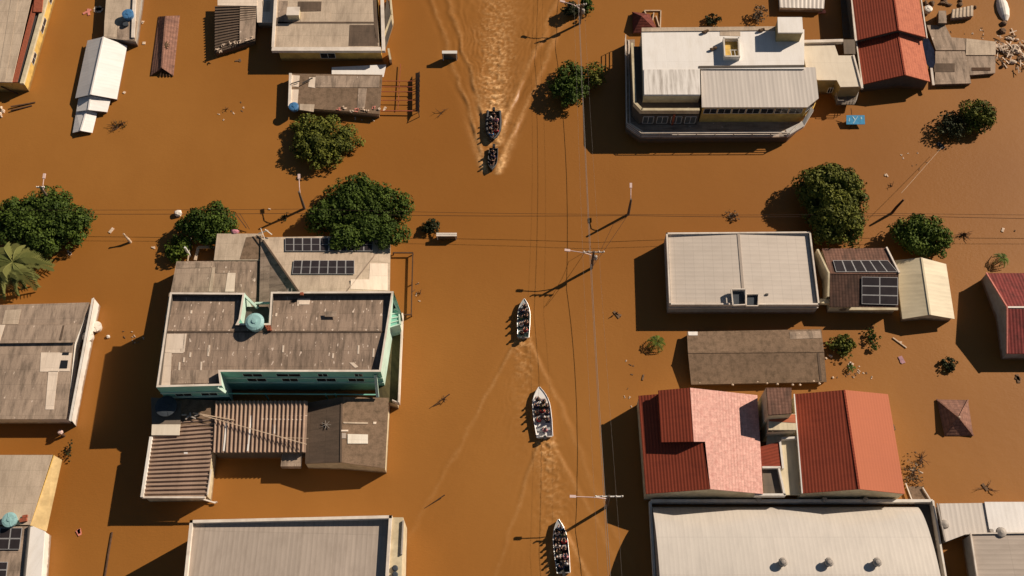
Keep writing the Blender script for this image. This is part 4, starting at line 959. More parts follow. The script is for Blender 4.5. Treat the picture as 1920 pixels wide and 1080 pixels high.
# --- annexes north of the green building
t = thing('solar_hip_house', 'beige hip roofed house with two rows of solar panels behind the mint building', 'house', V(610, 500))
ze, zr = 2.4, 3.9
a, b = V(489, 445, ze), V(732, 441, ze); c_, d_ = V(566, 556, zr), V(642, 556, zr); e_, f_ = V(729, 640, ze), V(484, 640, ze)
m = MB(); m.slab([b, a, c_, d_], .1); m.build('roof', 'cement_beige', t)
m = MB(); m.slab([a, f_, V(570, 640, zr-.4), c_], .1); m.build('roof', 'cement_mid', t)  # west slope's shade put into a darker sheet colour
m = MB(); m.slab([b, e_, V(642, 640, zr-.4), d_], .1, e=(e_-b)); m.build('roof', 'cement_pale', t)
m = MB(); m.bar(a+Vector((.35, -.5, .16)), c_+Vector((0, 0, .08)), .2, .12); m.build('hip_cap', 'cement_dark', t); m = MB(); m.bar(b, d_, .12, .06); m.build('hip_cap', 'cement_mid', t)  # left cap coloured dark for the shadow side of the hip
walls(t, [a, b, e_, f_], 'plaster_cream', .25)
pN_ = Pl(a, b, d_)
solar(t, pN_, [(535, 447), (699, 447), (699, 472), (535, 472)], 10, 1, sub=2); solar(t, pN_, [(551, 489), (665, 489), (665, 515), (548, 515)], 7, 1, sub=2)
pE = Pl(b, e_, d_); patch(t, pE, [(694, 494), (727, 494), (727, 545), (657, 542), (658, 524), (692, 524)], 'patch_pale')  # pale sheet puts the east slope's brightness into colour
m = MB()
for x in (540, 547): m.bar(V(x, 541, 3.9), V(x, 549, 3.9), .05)
m.build('antenna', 'steel_grey', t)
t = thing('worn_flat_house', 'low house with worn patched sheet roof behind the mint building, left of the panels', 'house', V(430, 500))
A = Vs(2.2, (407, 438), (492, 438), (489, 488), (401, 488)); roof(t, A, 'cement_pale', .1); walls(t, A, 'plaster_cream', .15)
B_ = Vs(2.1, (331, 490), (486, 489), (482, 600), (310, 600)); roof(t, B_, 'cement_mid', .1); walls(t, B_, 'plaster_cream', .15)
pl = flat(2.1); patch(t, pl, [(427, 512), (442, 512), (439, 547), (422, 547)], 'patch_pale'); patch(t, pl, [(398, 502), (404, 501), (398, 547), (391, 547)], 'cement_pale'); patch(t, pl, [(333, 492), (400, 492), (397, 502), (331, 503)], 'cement_mid'); patch(t, pl, [(404, 492), (484, 491), (480, 560), (442, 560), (442, 512), (404, 512)], 'cement_old', lift=.03)
m = MB(); m.slab(Vs(2.15, (483, 492), (490, 492), (487, 570), (480, 570)), .1); m.build('valley_gutter', 'cement_dark', t)
patch(t, flat(2.2), [(462, 445), (490, 442), (489, 486), (450, 486)], 'cement_mossy')
m = MB(); m.bar(V(485, 438, 2.4), V(502, 432, 3.0), .1); m.bar(V(489, 428, 3.0), V(497, 449, 2.8), .08); m.bar(V(497, 430, 3), V(510, 440, 2.8), .1); m.build('antenna', 'tank_white', t)
m = MB(); m.blob(V(441, 434, 2.2), (.5, .3, .25), 3); single(m, 'red_bag', 'pinkish red bag on the top edge of the worn roof by the small tree', 'bag', 'cloth_pink', V(441, 434, 2.1))
m = MB(); q = Vs(.5, (372, 464), (402, 463), (400, 488), (366, 488)); m.bar(q[0], q[1], .3, .2); m.bar(q[0], q[3], .3, .2); m.bar(V(358, 446, .8), V(352, 490, .4), .12, .12); single(m, 'low_wall', 'low pale wall corner in the water left of the worn roof', 'wall', 'wood_pale', V(385, 470))
t = thing('railing_frame', 'dark pipe frame standing in the water right of the solar roof', 'frame', V(760, 520)); m = MB()
for a, b in (((737, 474), (774, 474)), ((774, 474), (771, 590)), ((730, 590), (771, 590))): m.bar(V(*a, .5), V(*b, .5), .14)
m.build('rail', 'wood_dark', t); m = MB()
for p in ((737, 474), (774, 474), (772, 530), (771, 590)): m.bar(V(*p, .5), V(*p, .5)-Vector((0, 0, 1.2)), .12)
m.build('post', 'wood_dark', t)

# --- south annexes of the green building
t = thing('ribbed_roof_annex', 'annex with deeply ribbed brown sheet roofs below the mint building', 'annex', V(400, 850))
zq = 2.4; q = [V(404, 785, zq), V(388, 930, zq), V(268, 932, zq), V(290, 795, zq)]
corr(q[0], q[1], q[2], q[3], .46, .20, duty=.36).build('ribbed_roof', 'cement_rib', t); walls(t, q, 'plaster_cream', .12, dz=.12)
q2 = [V(404, 752, zq+.3), V(577, 752, zq+.3), V(573, 848, zq), V(399, 849, zq)]
corr(q2[0]+Vector((0, 0, .02)), q2[1]+Vector((0, 0, .02)), q2[2]+Vector((0, 0, .02)), q2[3]+Vector((0, 0, .02)), .44, .17, duty=.34).build('ribbed_roof', 'cement_rib', t); walls(t, q2, 'plaster_dark', .12, dz=.12)
pl = flat(zq+.2)
for x, x2 in ((425, 418), (470, 463)): patch(t, pl, [(x, 776), (x+3, 776), (x2+3, 846), (x2, 846)], 'roof_white', 'roof_strip')
patch(t, pl, [(511, 796), (516, 796), (516, 813), (511, 813)], 'roof_white', 'roof_strip'); patch(t, pl, [(490, 777), (576, 778), (576, 780), (490, 779)], 'patch_pale', 'roof_strip'); patch(t, pl, [(345, 848), (352, 848), (352, 851), (345, 851)], 'roof_white', 'roof_strip')
patch(t, pl, [(488, 784), (572, 786), (571, 788), (488, 787)], 'patch_pale', 'roof_strip')
m = MB(); m.bar(V(284, 820, zq+.15), V(267, 933, zq+.15), .28, .5); m.build('edge_flashing', 'plaster_white', t)
m = MB(); m.bar(V(267, 933, zq+.1), V(385, 933, zq+.1), .18, .35); m.bar(V(374, 934, zq+.1), V(404, 943, zq-.4), .14, .2); m.bar(V(396, 880, zq+.1), V(389, 928, zq+.1), .12, .2); m.build('fascia', 'coping', t)
m = MB(); m.slab(Vs(zq+.25, (283, 745), (340, 752), (338, 797), (285, 797)), .2); m.build('tank_base', 'slab_grey', t); q_ = Vs(zq+.06, (283, 745), (430, 752), (430, 800), (285, 800)); m = MB(); m.slab(q_, .15); m.build('lower_roof', 'cement_mossy', t); walls(t, q_, 'plaster_dark', .1)
patch(t, flat(zq+.3), [(285, 796), (338, 796), (336, 816), (284, 816)], 'slab_cream', 'pale_slab', t=.12)
tank(315, 766, zq+.26, 1.12, .75, 'tank_black', 'black round water tank on the slab below the mint building')
m = MB(); m.bar(V(362, 774, 2.9), V(440, 788, 2.8), .09); m.bar(V(380, 779, 3.0), V(575, 833, 3.1), .08, .08); m.bar(V(520, 820, 3.0), V(578, 822, 3.1), .05)
m.build('service_pipe', 'wood_pale', t)
for k in range(5):
    m = MB(); m.box(V(345+k*6, 778+(k % 2)*5, zq+.4), (.5, .15, .15), k*.9); single(m, 'pipe_fitting', 'small grey fitting scattered beside the black water tank', 'fitting', 'steel_grey', V(345+k*6, 778, zq+.3), 'fittings beside the black tank')
m = MB(); m.blob(V(403, 942, .3), (.3, .15, .1), 2); m.bar(V(372, 934, .5), V(404, 943, .2), .08); single(m, 'broken_pipe', 'short broken white pipe at the lower corner of the ribbed annex', 'pipe', 'plaster_white', V(400, 942))
t = thing('dark_gable_house', 'small gabled house with shade painted left slope below the mint building', 'house', V(650, 820))
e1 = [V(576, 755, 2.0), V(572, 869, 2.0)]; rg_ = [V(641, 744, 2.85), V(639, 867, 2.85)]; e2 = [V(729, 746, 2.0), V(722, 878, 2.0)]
p1, p2 = gable(t, e1, rg_, e2, 'cement_dark', 'cement_mossy', 'plaster_cream', t=.1, d=.05)  # left slope's shade put into the darker sheet
patch(t, p2, [(652, 814), (690, 815), (690, 832), (652, 832)], 'skylight_sheet', 'skylight', lift=.07); patch(t, p2, [(644, 791), (690, 792), (690, 795), (644, 794)], 'cement_pale'); patch(t, p2, [(700, 791), (706, 791), (705, 795), (700, 795)], 'patch_pale')
patch(t, p2, [(640, 806), (653, 806), (653, 809), (640, 809)], 'patch_pale'); patch(t, p2, [(641, 812), (649, 812), (649, 822), (641, 822)], 'metal_grey_v')
m = MB()
for k in range(7): a = k*.9; m.bar(p1.at(612, 797)+Vector((0, 0, .1)), p1.at(612+9*cos(a), 797+8*sin(a))+Vector((0, 0, .12)), .04)
single(m, 'tv_antenna', 'thin star shaped antenna lying on the dark roof slope', 'antenna', 'steel_grey', p1.at(612, 797))
m = MB(); m.box(V(547, 864, 1.2), (2.1, 1.5, .7)); m.box(V(547, 861, 1.62), (2.2, 1.6, .1)); single(m, 'small_tank_box', 'small square brown roofed box in the shade left of the dark gable', 'shed', 'cement_mid', V(547, 864))

# --- bottom building
t = thing('bottom_metal_hall', 'hall with plain ribbed metal roof and white parapet cut by the bottom edge', 'building', V(540, 1040))
zB_ = 5.3; O = Vs(zB_, (356, 975), (735, 966), (718, 1250), (328, 1250)); parapet(t, O, .3, .7, 'coping'); walls(t, O, 'plaster_white', .0, dz=.72)
I = inset(O, .3); q = [Vector((p.x, p.y, zB_-.45)) for p in I]; q[0].z -= .0; q[1].z -= .3; q[2].z -= .3
m = MB(); m.slab(q, .08, e=(1, -.02, 0)); m.build('roof', 'metal_grey_v', t)
m = MB(); q = Vs(4.9, (734, 970), (756, 970), (748, 1250), (722, 1250)); m.slab(q, .6); m.build('ledge_roof', 'plaster_cream', t); walls(t, q, 'plaster_cream', .02, dz=.6)
m = MB(); m.bar(V(756, 976, 5.0), V(753, 1040, 5.0), .14, .3); m.build('ledge_trim', 'steel_grey', t)
for k, y in enumerate((1066, 1078)):
    m = MB(); m.lathe(V(741, y, 4.9), [(.3, 0), (.3, .25), (.2, .3)], 12); m.build('ledge_vent', 'tank_black', t)

# --- left edge buildings
t = thing('worn_roof_house', 'house with worn brown roof, T shaped pale patch and white side wall, left edge', 'house', V(60, 680))
z1 = 2.0; A = Vs(z1, (-150, 576), (168, 567), (152, 609), (-150, 612)); roof(t, A, 'cement_mid', .1)
B_ = Vs(z1+.12, (-150, 610), (152, 608), (140, 642), (-150, 645)); roof(t, B_, 'cement_mid', .1)
C_ = Vs(z1-.2, (-150, 641), (138, 641), (125, 786), (-160, 786)); roof(t, C_, 'cement_mid', .1)
pl = flat(z1-.2); patch(t, pl, [(77, 661), (113, 661), (111, 697), (75, 697)], 'patch_pale'); patch(t, pl, [(91, 696), (109, 696), (101, 768), (85, 768)], 'patch_pale'); patch(t, pl, [(113, 662), (135, 662), (131, 696), (111, 696)], 'patch_pale', lift=.04)
patch(t, pl, [(115, 676), (128, 676), (126, 691), (112, 691)], 'glass_dark', 'skylight', lift=.08); patch(t, pl, [(118, 661), (130, 661), (129, 666), (117, 666)], 'glass_dark', 'skylight', lift=.08)
patch(t, flat(z1+.12), [(-10, 610), (10, 609), (0, 640), (-10, 640)], 'patch_pale'); patch(t, flat(z1), [(10, 582), (40, 580), (34, 608), (4, 608)], 'cement_pale')
patch(t, flat(z1+.12), [(118, 610), (121, 610), (115, 638), (111, 638)], 'cement_dark')
W_ = Vs(z1+.1, (172, 560), (129, 788)); m = MB(); m.slab([W_[0], V(176, 558, z1+.1), V(133, 790, z1+.1), W_[1]], .1); m.poly([W_[1]-Vector((0, 0, 3)), W_[0]+Vector((.3, 0, -3)), W_[0]+Vector((.3, 0, 0)), W_[1]+Vector((.3, 0, 0))]); m.build('side_wall', 'plaster_white', t)
walls(t, [A[0], A[1], B_[2], C_[2], C_[3]], 'plaster_white', .1, dz=.3)
for k, (x, y, r) in enumerate(((183, 616, .62), (168, 634, .62), (203, 631, .22))):
    if k < 2: tank(x, y, .0 if k == 0 else .5, r, .55, 'tank_white', ['upper cream round tank floating by the white side wall', 'lower cream round tank against the white side wall'][k], .08)
    else: m = MB(); m.blob(V(x, y, .1), (r, r, .2), 3); single(m, 'floating_ball', 'small pale ball floating right of the two cream tanks', 'ball', 'tank_white', V(x, y))
for k, (x, y) in enumerate(((230, 621), (232, 630), (246, 622), (251, 628), (247, 632))):
    m = MB(); m.bar(V(x, y, .05), V(x+3, y+4*(k % 2), .05), .07); single(m, 'floating_debris', 'tiny dark twigs floating left of the mint building shadow', 'debris', 'debris_brown' if k < 2 else 'debris_pale', V(x, y), 'twigs by the mint building shadow')
t = thing('yellow_side_house', 'beige roofed house with a long yellow side wall in the bottom left corner', 'house', V(40, 960))
z3 = 2.3; A = Vs(z3, (-160, 853), (98, 853), (56, 984), (-180, 984)); roof(t, A, 'cement_pale', .1)
W_ = [V(97, 850, z3+.1), V(52, 988, z3+.1)]; walls(t, [V(100, 852, z3), V(56, 985, z3), V(-180, 985, z3), V(-160, 853, z3)], 'plaster_yellow', 0, dz=.1)
q = [V(56, 985, z3-.1), V(100, 852, z3-.1)]; 
m = MB(); m.slab([V(98, 852, z3-.15), V(116, 862, z3-1.0), V(87, 996, z3-1.0), V(57, 985, z3-.15)], .1); m.build('side_slope', 'plaster_ochre', t)
m = MB(); m.slab(Vs(z3-.3, (56, 984), (84, 996), (70, 1180), (20, 1180)), .3); m.build('white_annex_roof', 'roof_white', t); walls(t, Vs(z3-.5, (57, 986), (84, 997), (70, 1180), (20, 1180)), 'plaster_white', .0, dz=0)
A = Vs(z3-.15, (-180, 986), (53, 986), (38, 1180), (-200, 1180)); roof(t, A, 'cement_mid', .1); pl = flat(z3-.15)
solar(t, pl, [(-20, 990), (43, 990), (38, 1031), (-24, 1031)], 3, 2); solar(t, pl, [(-20, 1054), (16, 1054), (13, 1084), (-24, 1084)], 2, 2)
m = MB(); m.bar(V(55, 986, z3), V(36, 1180, z3), .12, .35); m.build('gutter', 'steel_dark', t)
tank(22, 977, z3, .75, .55, 'tank_cyan', 'cyan round water tank on the bottom left house roof')
m = MB(); m.box(V(44, 975, z3+.15), (.7, .4, .3), .2); m.box(V(47, 968, z3+.1), (.5, .25, .2), .2); single(m, 'rusty_crate', 'rusty box beside the cyan tank on the bottom left roof', 'box', 'rust', V(44, 975, z3))

# --- pyramid kiosk roof on the right
t = thing('pyramid_roof', 'small square pyramid tile roof poking out of the water at the right', 'gazebo', V(1791, 785))
q = Vs(.08, (1756, 749), (1815, 750), (1825, 817), (1771, 817)); pk = V(1798, 783, 1.45); m = MB()
for k in range(4): m.poly([q[(k+1) % 4], q[k], pk])
m.build('roof', 'tile_rusty', t)
m = MB()
for k in range(4): m.bar(q[k]+Vector((0, 0, .03)), pk+Vector((0, 0, .03)), .16, .12)
m.build('hip_cap', 'tile_rusty', t); m = MB(); m.blob(pk+Vector((0, 0, .1)), .14, 2); m.build('finial', 'debris_pale', t)
m = MB()
for k in range(4): p = q[k].lerp(pk, .15); m.bar(p-Vector((0, 0, .1)), p-Vector((0, 0, 1.5)), .12)
m.build('post', 'wood_dark', t)

# ------------------------------------------------------------------ trees and plants
def leaf_mesh(name, pts, nrm, size, tint, mat, parent, long_=1.5):
    """many small folded leaf faces"""
    n = len(pts); o0 = ORI[parent.name]
    P_ = pts-np.array(o0)[None]; N_ = nrm/np.linalg.norm(nrm, axis=1)[:, None]
    r = np.random.randn(n, 3); a = np.cross(N_, r); a /= np.linalg.norm(a, axis=1)[:, None]; b = np.cross(N_, a)
    s = size[:, None]*.5; L = s*long_
    q = np.stack([P_-a*L, P_+b*s+N_*s*.25, P_+a*L, P_-b*s+N_*s*.25], 1).reshape(-1, 3)
    me = bpy.data.meshes.new(name); me.vertices.add(4*n); me.vertices.foreach_set('co', q.ravel())
    me.loops.add(4*n); me.loops.foreach_set('vertex_index', np.arange(4*n)); me.polygons.add(n)
    me.polygons.foreach_set('loop_start', np.arange(0, 4*n, 4)); me.polygons.foreach_set('loop_total', np.full(n, 4))
    me.update(); at = me.attributes.new('tint', 'FLOAT_COLOR', 'POINT')
    t4 = np.repeat(tint, 4); at.data.foreach_set('color', np.stack([t4, t4, t4, np.ones_like(t4)], 1).ravel())
    me.materials.append(M(mat)); ob = bpy.data.objects.new(name, me); COL.objects.link(ob); ob.parent = parent; ORI[ob.name] = o0
    return ob
def tree(px, py, rx, ry, hz, label, cat='tree', mat='leaf', name='broadleaf_tree', dens=185, seed=1, lobes=None, leaf=(.12, .27), clump=(.34, .95), group=None, over=0):
    rs = np.random.RandomState(seed); zc = hz*.42
    c = V(px, py, zc); k = (V(px+1, py, zc)-V(px, py, zc)).length
    RX, RY = rx*k*1.0, ry*k*1.06; t = thing(name, label, cat, (c.x, c.y, 0), group)
    lobes = lobes or [(0, 0, 1)]
    cl = []
    for lx, ly, lr in lobes:
        for _ in range(int(max(5, RX*RY*lr*lr*3.1*1.55/(sum(clump)/2)**1.2))):
            d = rs.randn(3); d /= np.linalg.norm(d); d[2] = abs(d[2])*1.0-.25
            f = rs.uniform(.5, 1.08)**.6; cr = rs.uniform(*clump)*min(1, min(RX, RY)*lr/1.6)
            e = 1-cr/max(RX, RY)/lr*.8; ang = math.atan2(d[1], d[0]); irr = 1+.11*sin(3*ang+seed)+.08*sin(5*ang+seed*2.3)+.06*sin(8*ang+seed*4.1)
            cz = zc+d[2]*(hz-zc)*f
            if over and ly < -.3: cz = over+d[2]*.5
            cl.append((c.x+(lx*RX)+d[0]*RX*lr*f*e*irr, c.y+ly*RY+d[1]*RY*lr*f*e*irr, cz, cr, rs.rand()))
    cl = np.array(cl); tot = int(RX*RY*3.14*dens*sum(l[2]**2 for l in lobes)); w_ = cl[:, 3]**2; idx = rs.choice(len(cl), tot, p=w_/w_.sum())
    d = rs.randn(tot, 3); d /= np.linalg.norm(d, axis=1)[:, None]; d[:, 2] = np.abs(d[:, 2])*.95-.15*rs.rand(tot)
    rr_ = cl[idx, 3]*rs.uniform(.5, 1.05, tot)**.5*1.05; pts = cl[idx, :3]+d*rr_[:, None]*np.array([1, 1, .72]); pts[:, 2] = np.maximum(pts[:, 2], .08)
    nf = int(tot*.30); nr = d*1.0+rs.randn(tot, 3)*.38; nr[:, 2] += .12
    jf = rs.choice(np.flatnonzero(cl[:, 2] < hz+9), nf); cc = np.array([c.x, c.y, zc]); fill = cc+(cl[jf, :3]-cc)*(rs.uniform(0, 1.0, nf)**.6)[:, None]*.92+rs.randn(nf, 3)*.22; fill[:, 2] = np.clip(fill[:, 2]*.6, .08, None)
    pts[:nf] = fill; nr[:nf] = rs.randn(nf, 3)*.5+np.array([0, 0, 1.2])
    tint = np.clip(cl[idx, 4]*.6+.42*rs.rand(tot)**1.3, 0, 1)
    leaf_mesh('crown', pts, nr, rs.uniform(leaf[0], leaf[1], tot), tint, mat, t)
    m = MB(); rt_ = max(.08, min(.32, min(RX, RY)*.07)); base = Vector((c.x, c.y, -1.5))
    m.tube([base, Vector((c.x+.1, c.y, .4)), Vector((c.x, c.y+.1, hz*.5))], [rt_*1.2, rt_, rt_*.75], 8)
    for j in rs.choice(len(cl), min(9, len(cl)), replace=False):
        p = Vector(cl[j, :3]); s_ = Vector((c.x, c.y, hz*.22)); m.tube([s_, s_.lerp(p, .5)+Vector((0, 0, -.15)), p], [rt_*.5, rt_*.34, rt_*.12], 6)
    m.build('trunk', 'wood_dark', t); return t
def fern(px, py, r, hz, nf, label, cat='palm', name='palm_tree', mat='frond', seed=1, leaflets=16, lw=.07, droop=.55):
    rs = random.Random(seed); c = V(px, py, hz*.8); k = (V(px+1, py)-V(px, py)).length; Rr = r*k
    t = thing(name, label, cat, (c.x, c.y, 0)); m = MB(); tw = max(.04, Rr*.05); m.tube([(c.x, c.y, -1.5), (c.x, c.y, hz*.5), (c.x, c.y, hz*.8)], [tw*1.3, tw, tw*1.1], 8); m.build('trunk', 'wood_pole', t)
    tv = []
    for f in range(nf):
        a = 2*pi*(f+rs.uniform(-.3, .3))/nf; L = Rr*rs.uniform(.75, 1.05); u = Vector((cos(a), sin(a), 0)); side = Vector((-u.y, u.x, 0)); m = MB(); sp = []
        rise = rs.uniform(.1, .32)*L
        for j in range(9): s = j/8; sp.append(c+u*L*s*(1-.1*s)+Vector((0, 0, rise*sin(pi*min(1, s*1.15))*1.0-droop*L*s*s)))
        for p in sp: p.z = max(p.z, .05)
        m.tube(sp, [max(.012, .03*Rr/2*(1-j/9)) for j in range(9)], 4)
        for j in range(leaflets*2):
            s = .10+.88*(j//2)/leaflets; i = min(7, int(s*8)); p = sp[i].lerp(sp[i+1], s*8-i); sg = 1 if j % 2 else -1
            ll = L*.30*(1-abs(s-.45)*1.1)*rs.uniform(.8, 1.1); q = p+side*sg*ll*.85+u*ll*.55-Vector((0, 0, ll*.22)); w = u*lw*.5*max(.5, Rr/2.5)
            m.poly([p-w, p+w, q.lerp(p, .3)+w*1.1, q, q.lerp(p, .3)-w*.9])
        o = m.build('frond', mat, t); at = o.data.attributes.new('tint', 'FLOAT_COLOR', 'POINT'); tn = rs.random(); at.data.foreach_set('color', [x for _ in o.data.vertices for x in (tn*.8+rs.random()*.2,)*3+(1,)])
    return t
tree(606, 264, 69, 58, 2.2, 'round olive green tree at the corner of the dirty speckled roof', mat='leaf_olive', seed=1)
tree(672, 397, 106, 76, 3.0, 'widest tree, dark green, spreading over the solar panel roof', mat='leaf', seed=2, lobes=[(-.05, .05, .8), (.45, .2, .55), (.0, .52, .48), (-.6, -.15, .42), (-.12, -.85, .36), (.62, -.8, .36), (.25, -.6, .4)], dens=215, over=3.1)
tree(82, 417, 98, 74, 3.0, 'large dark green tree at the left edge behind the palm', mat='leaf', seed=3, lobes=[(0, 0, .9), (-.5, .1, .6), (.55, -.05, .45), (.1, -.6, .4)], dens=215)
tree(390, 422, 61, 42, 3.0, 'compact dark tree behind the worn patched roof', mat='leaf', seed=4)
tree(333, 468, 28, 30, 1.5, 'small light green leafy tree left of the worn patched roof', mat='leaf_bright', seed=5, clump=(.3, .6))
tree(1562, 384, 72, 86, 4.4, 'tall olive tree behind the corner of the grey metal hall', mat='leaf_olive', seed=6, lobes=[(0, -.05, .85), (.3, .3, .62), (-.3, .35, .58), (0, .52, .5), (.2, -.48, .55), (-.2, -.4, .55)], dens=225, leaf=(.13, .27))
tree(1722, 440, 66, 52, 3.6, 'bushy green tree overhanging the cream gable shed', mat='leaf_bright', seed=7, lobes=[(0, 0, .9), (.5, -.1, .5), (.55, -.55, .3)])
tree(1831, 217, 37, 38, 2.8, 'right hand of two touching round trees near the right edge', mat='leaf_olive', seed=8)
tree(1783, 238, 38, 33, 1.8, 'darker left hand tree of the touching pair near the right edge', mat='leaf_dark', seed=9, dens=60)
tree(1066, 160, 36, 52, 2.8, 'left dark street tree beside the overhead wires', mat='leaf', seed=10, clump=(.35, .8))
tree(1115, 140, 26, 34, 2.2, 'smaller right street tree beside the overhead wires', mat='leaf_olive', seed=11, clump=(.3, .7), dens=60)
tree(1070, 18, 20, 17, 2.0, 'small dark tree left of the wires at the top edge', mat='leaf_dark', seed=12, clump=(.3, .6))
tree(1101, 10, 14, 18, 2.0, 'small green tree right of the wires at the top edge', mat='leaf', seed=13, clump=(.3, .6))
tree(1337, 36, 15, 13, 1.2, 'small dark shrub behind the top of the white roof', 'shrub', 'leaf_dark', 'shrub', seed=14, clump=(.2, .4), leaf=(.1, .22))
tree(1425, 26, 17, 22, 1.6, 'spiky pale green shrub left of the tank house', 'shrub', 'leaf_dry', 'shrub', seed=15, clump=(.2, .4), leaf=(.1, .25), dens=45)
tree(808, 426, 19, 18, 1.1, 'round dark bush beside the low dark shelter', 'shrub', 'leaf_dark', 'shrub', seed=16, clump=(.2, .45), leaf=(.1, .22))
tree(1373, 404, 15, 11, .5, 'dry sunken bush above the grey metal hall', 'shrub', 'leaf_dry', 'shrub', seed=17, clump=(.15, .35), leaf=(.08, .2), dens=45)
tree(1580, 645, 35, 24, 1.2, 'ragged shrub between the mossy roof and the cream shed', 'shrub', 'leaf_olive', 'shrub', seed=18, clump=(.2, .5), leaf=(.1, .24), lobes=[(0, 0, .8), (.1, -.9, .35), (-.7, -.1, .35)])
tree(1638, 632, 17, 27, 1.0, 'thin upright green shrub under the solar tile house', 'shrub', 'leaf', 'shrub', seed=19, clump=(.2, .4), leaf=(.1, .22), lobes=[(0, -.2, .8), (-.1, .6, .5)], dens=55)
tree(1780, 683, 17, 16, .8, 'lone dark bush in front of the wine roof house shadow', 'shrub', 'leaf_dark', 'shrub', seed=20, clump=(.2, .4), leaf=(.09, .2))
tree(535, 408, 7, 7, .4, 'tiny bush left of the widest tree', 'shrub', 'leaf_dark', 'shrub', seed=21, clump=(.1, .2), leaf=(.08, .16))
tree(1712, 885, 20, 34, .7, 'dry weeds in the water beside the coral roof', 'shrub', 'leaf_dry', 'shrub', seed=22, clump=(.12, .3), leaf=(.08, .2), dens=22)
tree(1806, 439, 10, 7, .5, 'small leafless twig clump right of the bushy tree', 'shrub', 'leaf_dark', 'shrub', seed=23, clump=(.1, .25), leaf=(.06, .18), dens=18)
tree(128, 845, 8, 22, .8, 'thin dark shrub at the corner of the yellow side wall', 'shrub', 'leaf_dark', 'shrub', seed=24, clump=(.12, .3), leaf=(.08, .2), dens=50)
tree(228, 232, 16, 12, .5, 'small dark leafless shrub beside the white shed', 'shrub', 'leaf_dark', 'shrub', seed=25, clump=(.1, .2), leaf=(.06, .16), dens=20)
fern(24, 492, 66, 3.2, 17, 'large palm with arching fronds at the left edge', seed=2, leaflets=22, lw=.13)
fern(1232, 641, 21, .9, 9, 'small young palm left of the mossy roof', seed=3, leaflets=10, lw=.16, mat='leaf_bright')
fern(1880, 485, 19, 1.0, 9, 'small young palm above the wine red roof', seed=4, leaflets=10, lw=.16, mat='leaf_bright')
fern(1596, 690, 12, .5, 5, 'half drowned banana plant below the ragged shrub', 'plant', 'banana_plant', seed=5, leaflets=6, lw=.2, mat='leaf_bright')
# bare twigs standing in the water
def twig(px, py, r, n, label, seed, hz=.5, mat='wood_dark', z=0):
    rs = random.Random(seed); c = V(px, py, z); m = MB()
    for k in range(n):
        a = rs.uniform(0, 2*pi); L = rs.uniform(.4, 1)*r; p = c+Vector((cos(a)*L, sin(a)*L, rs.uniform(.1, hz))); q = c.lerp(p, .5)+Vector((rs.uniform(-.1, .1), rs.uniform(-.1, .1), .1)); m.tube([c, q, p], [.045, .03, .012], 5)
        m.tube([q, q+Vector((rs.uniform(-.4, .4)*r, rs.uniform(-.4, .4)*r, .15))], [.025, .01], 4)
    single(m, 'bare_branch', label, 'branch', mat, c)
for k, (x, y, r, n, l) in enumerate(((222, 240, 1.5, 9, 'bare branches sticking out below the white shed'), (1405, 38, .9, 6, 'pale bare twig by the spiky shrub'), (1728, 860, 1.3, 10, 'bare dry twigs right of the coral roof'),
    (1806, 442, 1.4, 7, 'bare twig cluster right of the bushy tree'), (827, 212, 1.2, 4, 'thin submerged branch left of the speeding boats'), (833, 750, .8, 4, 'short dark twigs added as a pole shadow above the low left of the mint boat wake'), (1850, 915, 1.6, 5, 'faint sunken twigs in the lower right water'),  # short dark twigs stand in for a pole's shadow
    (425, 205, .5, 4, 'little dark snag in the calm water between the maroon roof and dirty roof'), (788, 550, .5, 3, 'tiny snag right of the pipe frame'), (1595, 690, .8, 6, 'pale twigs below the ragged shrub'), (1672, 350, .7, 3, 'small dry twig above the leaning pole'))):
    twig(x, y, r, n, l, 40+k, .35)

# ------------------------------------------------------------------ poles, lamps and wires
def pole(px, py, h, label, cross=2.3, arm=None, leandir=(0, 0), trafo=False, mat='wood_pole', armlen=2.6, cm='steel_grey', ca=0.0):
    b = V(px, py, 0); t = thing('utility_pole', label, 'utility pole', b); top = b+Vector((leandir[0], leandir[1], h))
    m = MB(); m.tube([b-Vector((0, 0, 1.5)), b.lerp(top, .5), top], [.19, .16, .12], 10); m.build('pole', mat, t)
    if cross:
        u = Vector((cos(ca), sin(ca), 0)); c = b.lerp(top, .95)
        m = MB(); m.bar(c-u*cross/2, c+u*cross/2, .12, .12); ca_ = m.build('crossarm', cm, t)
        for f in (-.95, -.5, .5, .95):
            m = MB(); m.lathe(c+u*cross/2*f+Vector((0, 0, .05)), [(.05, 0), (.09, .06), (.06, .1), (.09, .14), (.04, .2)], 8); m.build('insulator', 'tank_white', ca_)
    if trafo: m = MB(); m.lathe(b.lerp(top, .55)+Vector((.28, 0, 0)), [(.2, 0), (.24, .1), (.24, .6), (.12, .75)], 12); m.build('transformer', 'steel_grey', t)
    if arm:
        a = Vector((arm[0], arm[1], 0)).normalized(); s = b.lerp(top, .72); e = s+a*armlen+Vector((0, 0, .75)); mid = s+a*armlen*.45+Vector((0, 0, .62))
        m = MB(); m.tube([s, s+a*armlen*.2+Vector((0, 0, .35)), mid, e], [.06, .06, .05, .05], 6); la = m.build('lamp_arm', 'lamp_pink', t)
        m = MB(); m.bar(e, e+a*.65+Vector((0, 0, .03)), .28, .16); m.build('lamp_head', 'lamp_pink', la)
    return t
pole(1109, 503, 4.3, 'utility pole with lamp arm and crossarm standing between the mint boat and the grey hall', 2.4, (-1, .12), trafo=True, armlen=2.7)
pole(1178, 402, 3.6, 'utility pole with a pinkish lamp arm pointing away, at the street crossing', 0, (0.04, 1, .1), armlen=1.7)
pole(1136, 951, 4.5, 'utility pole with white crossarm beside the last boat', 2.9, (-1, .02), armlen=3.4, cm='steel_white')
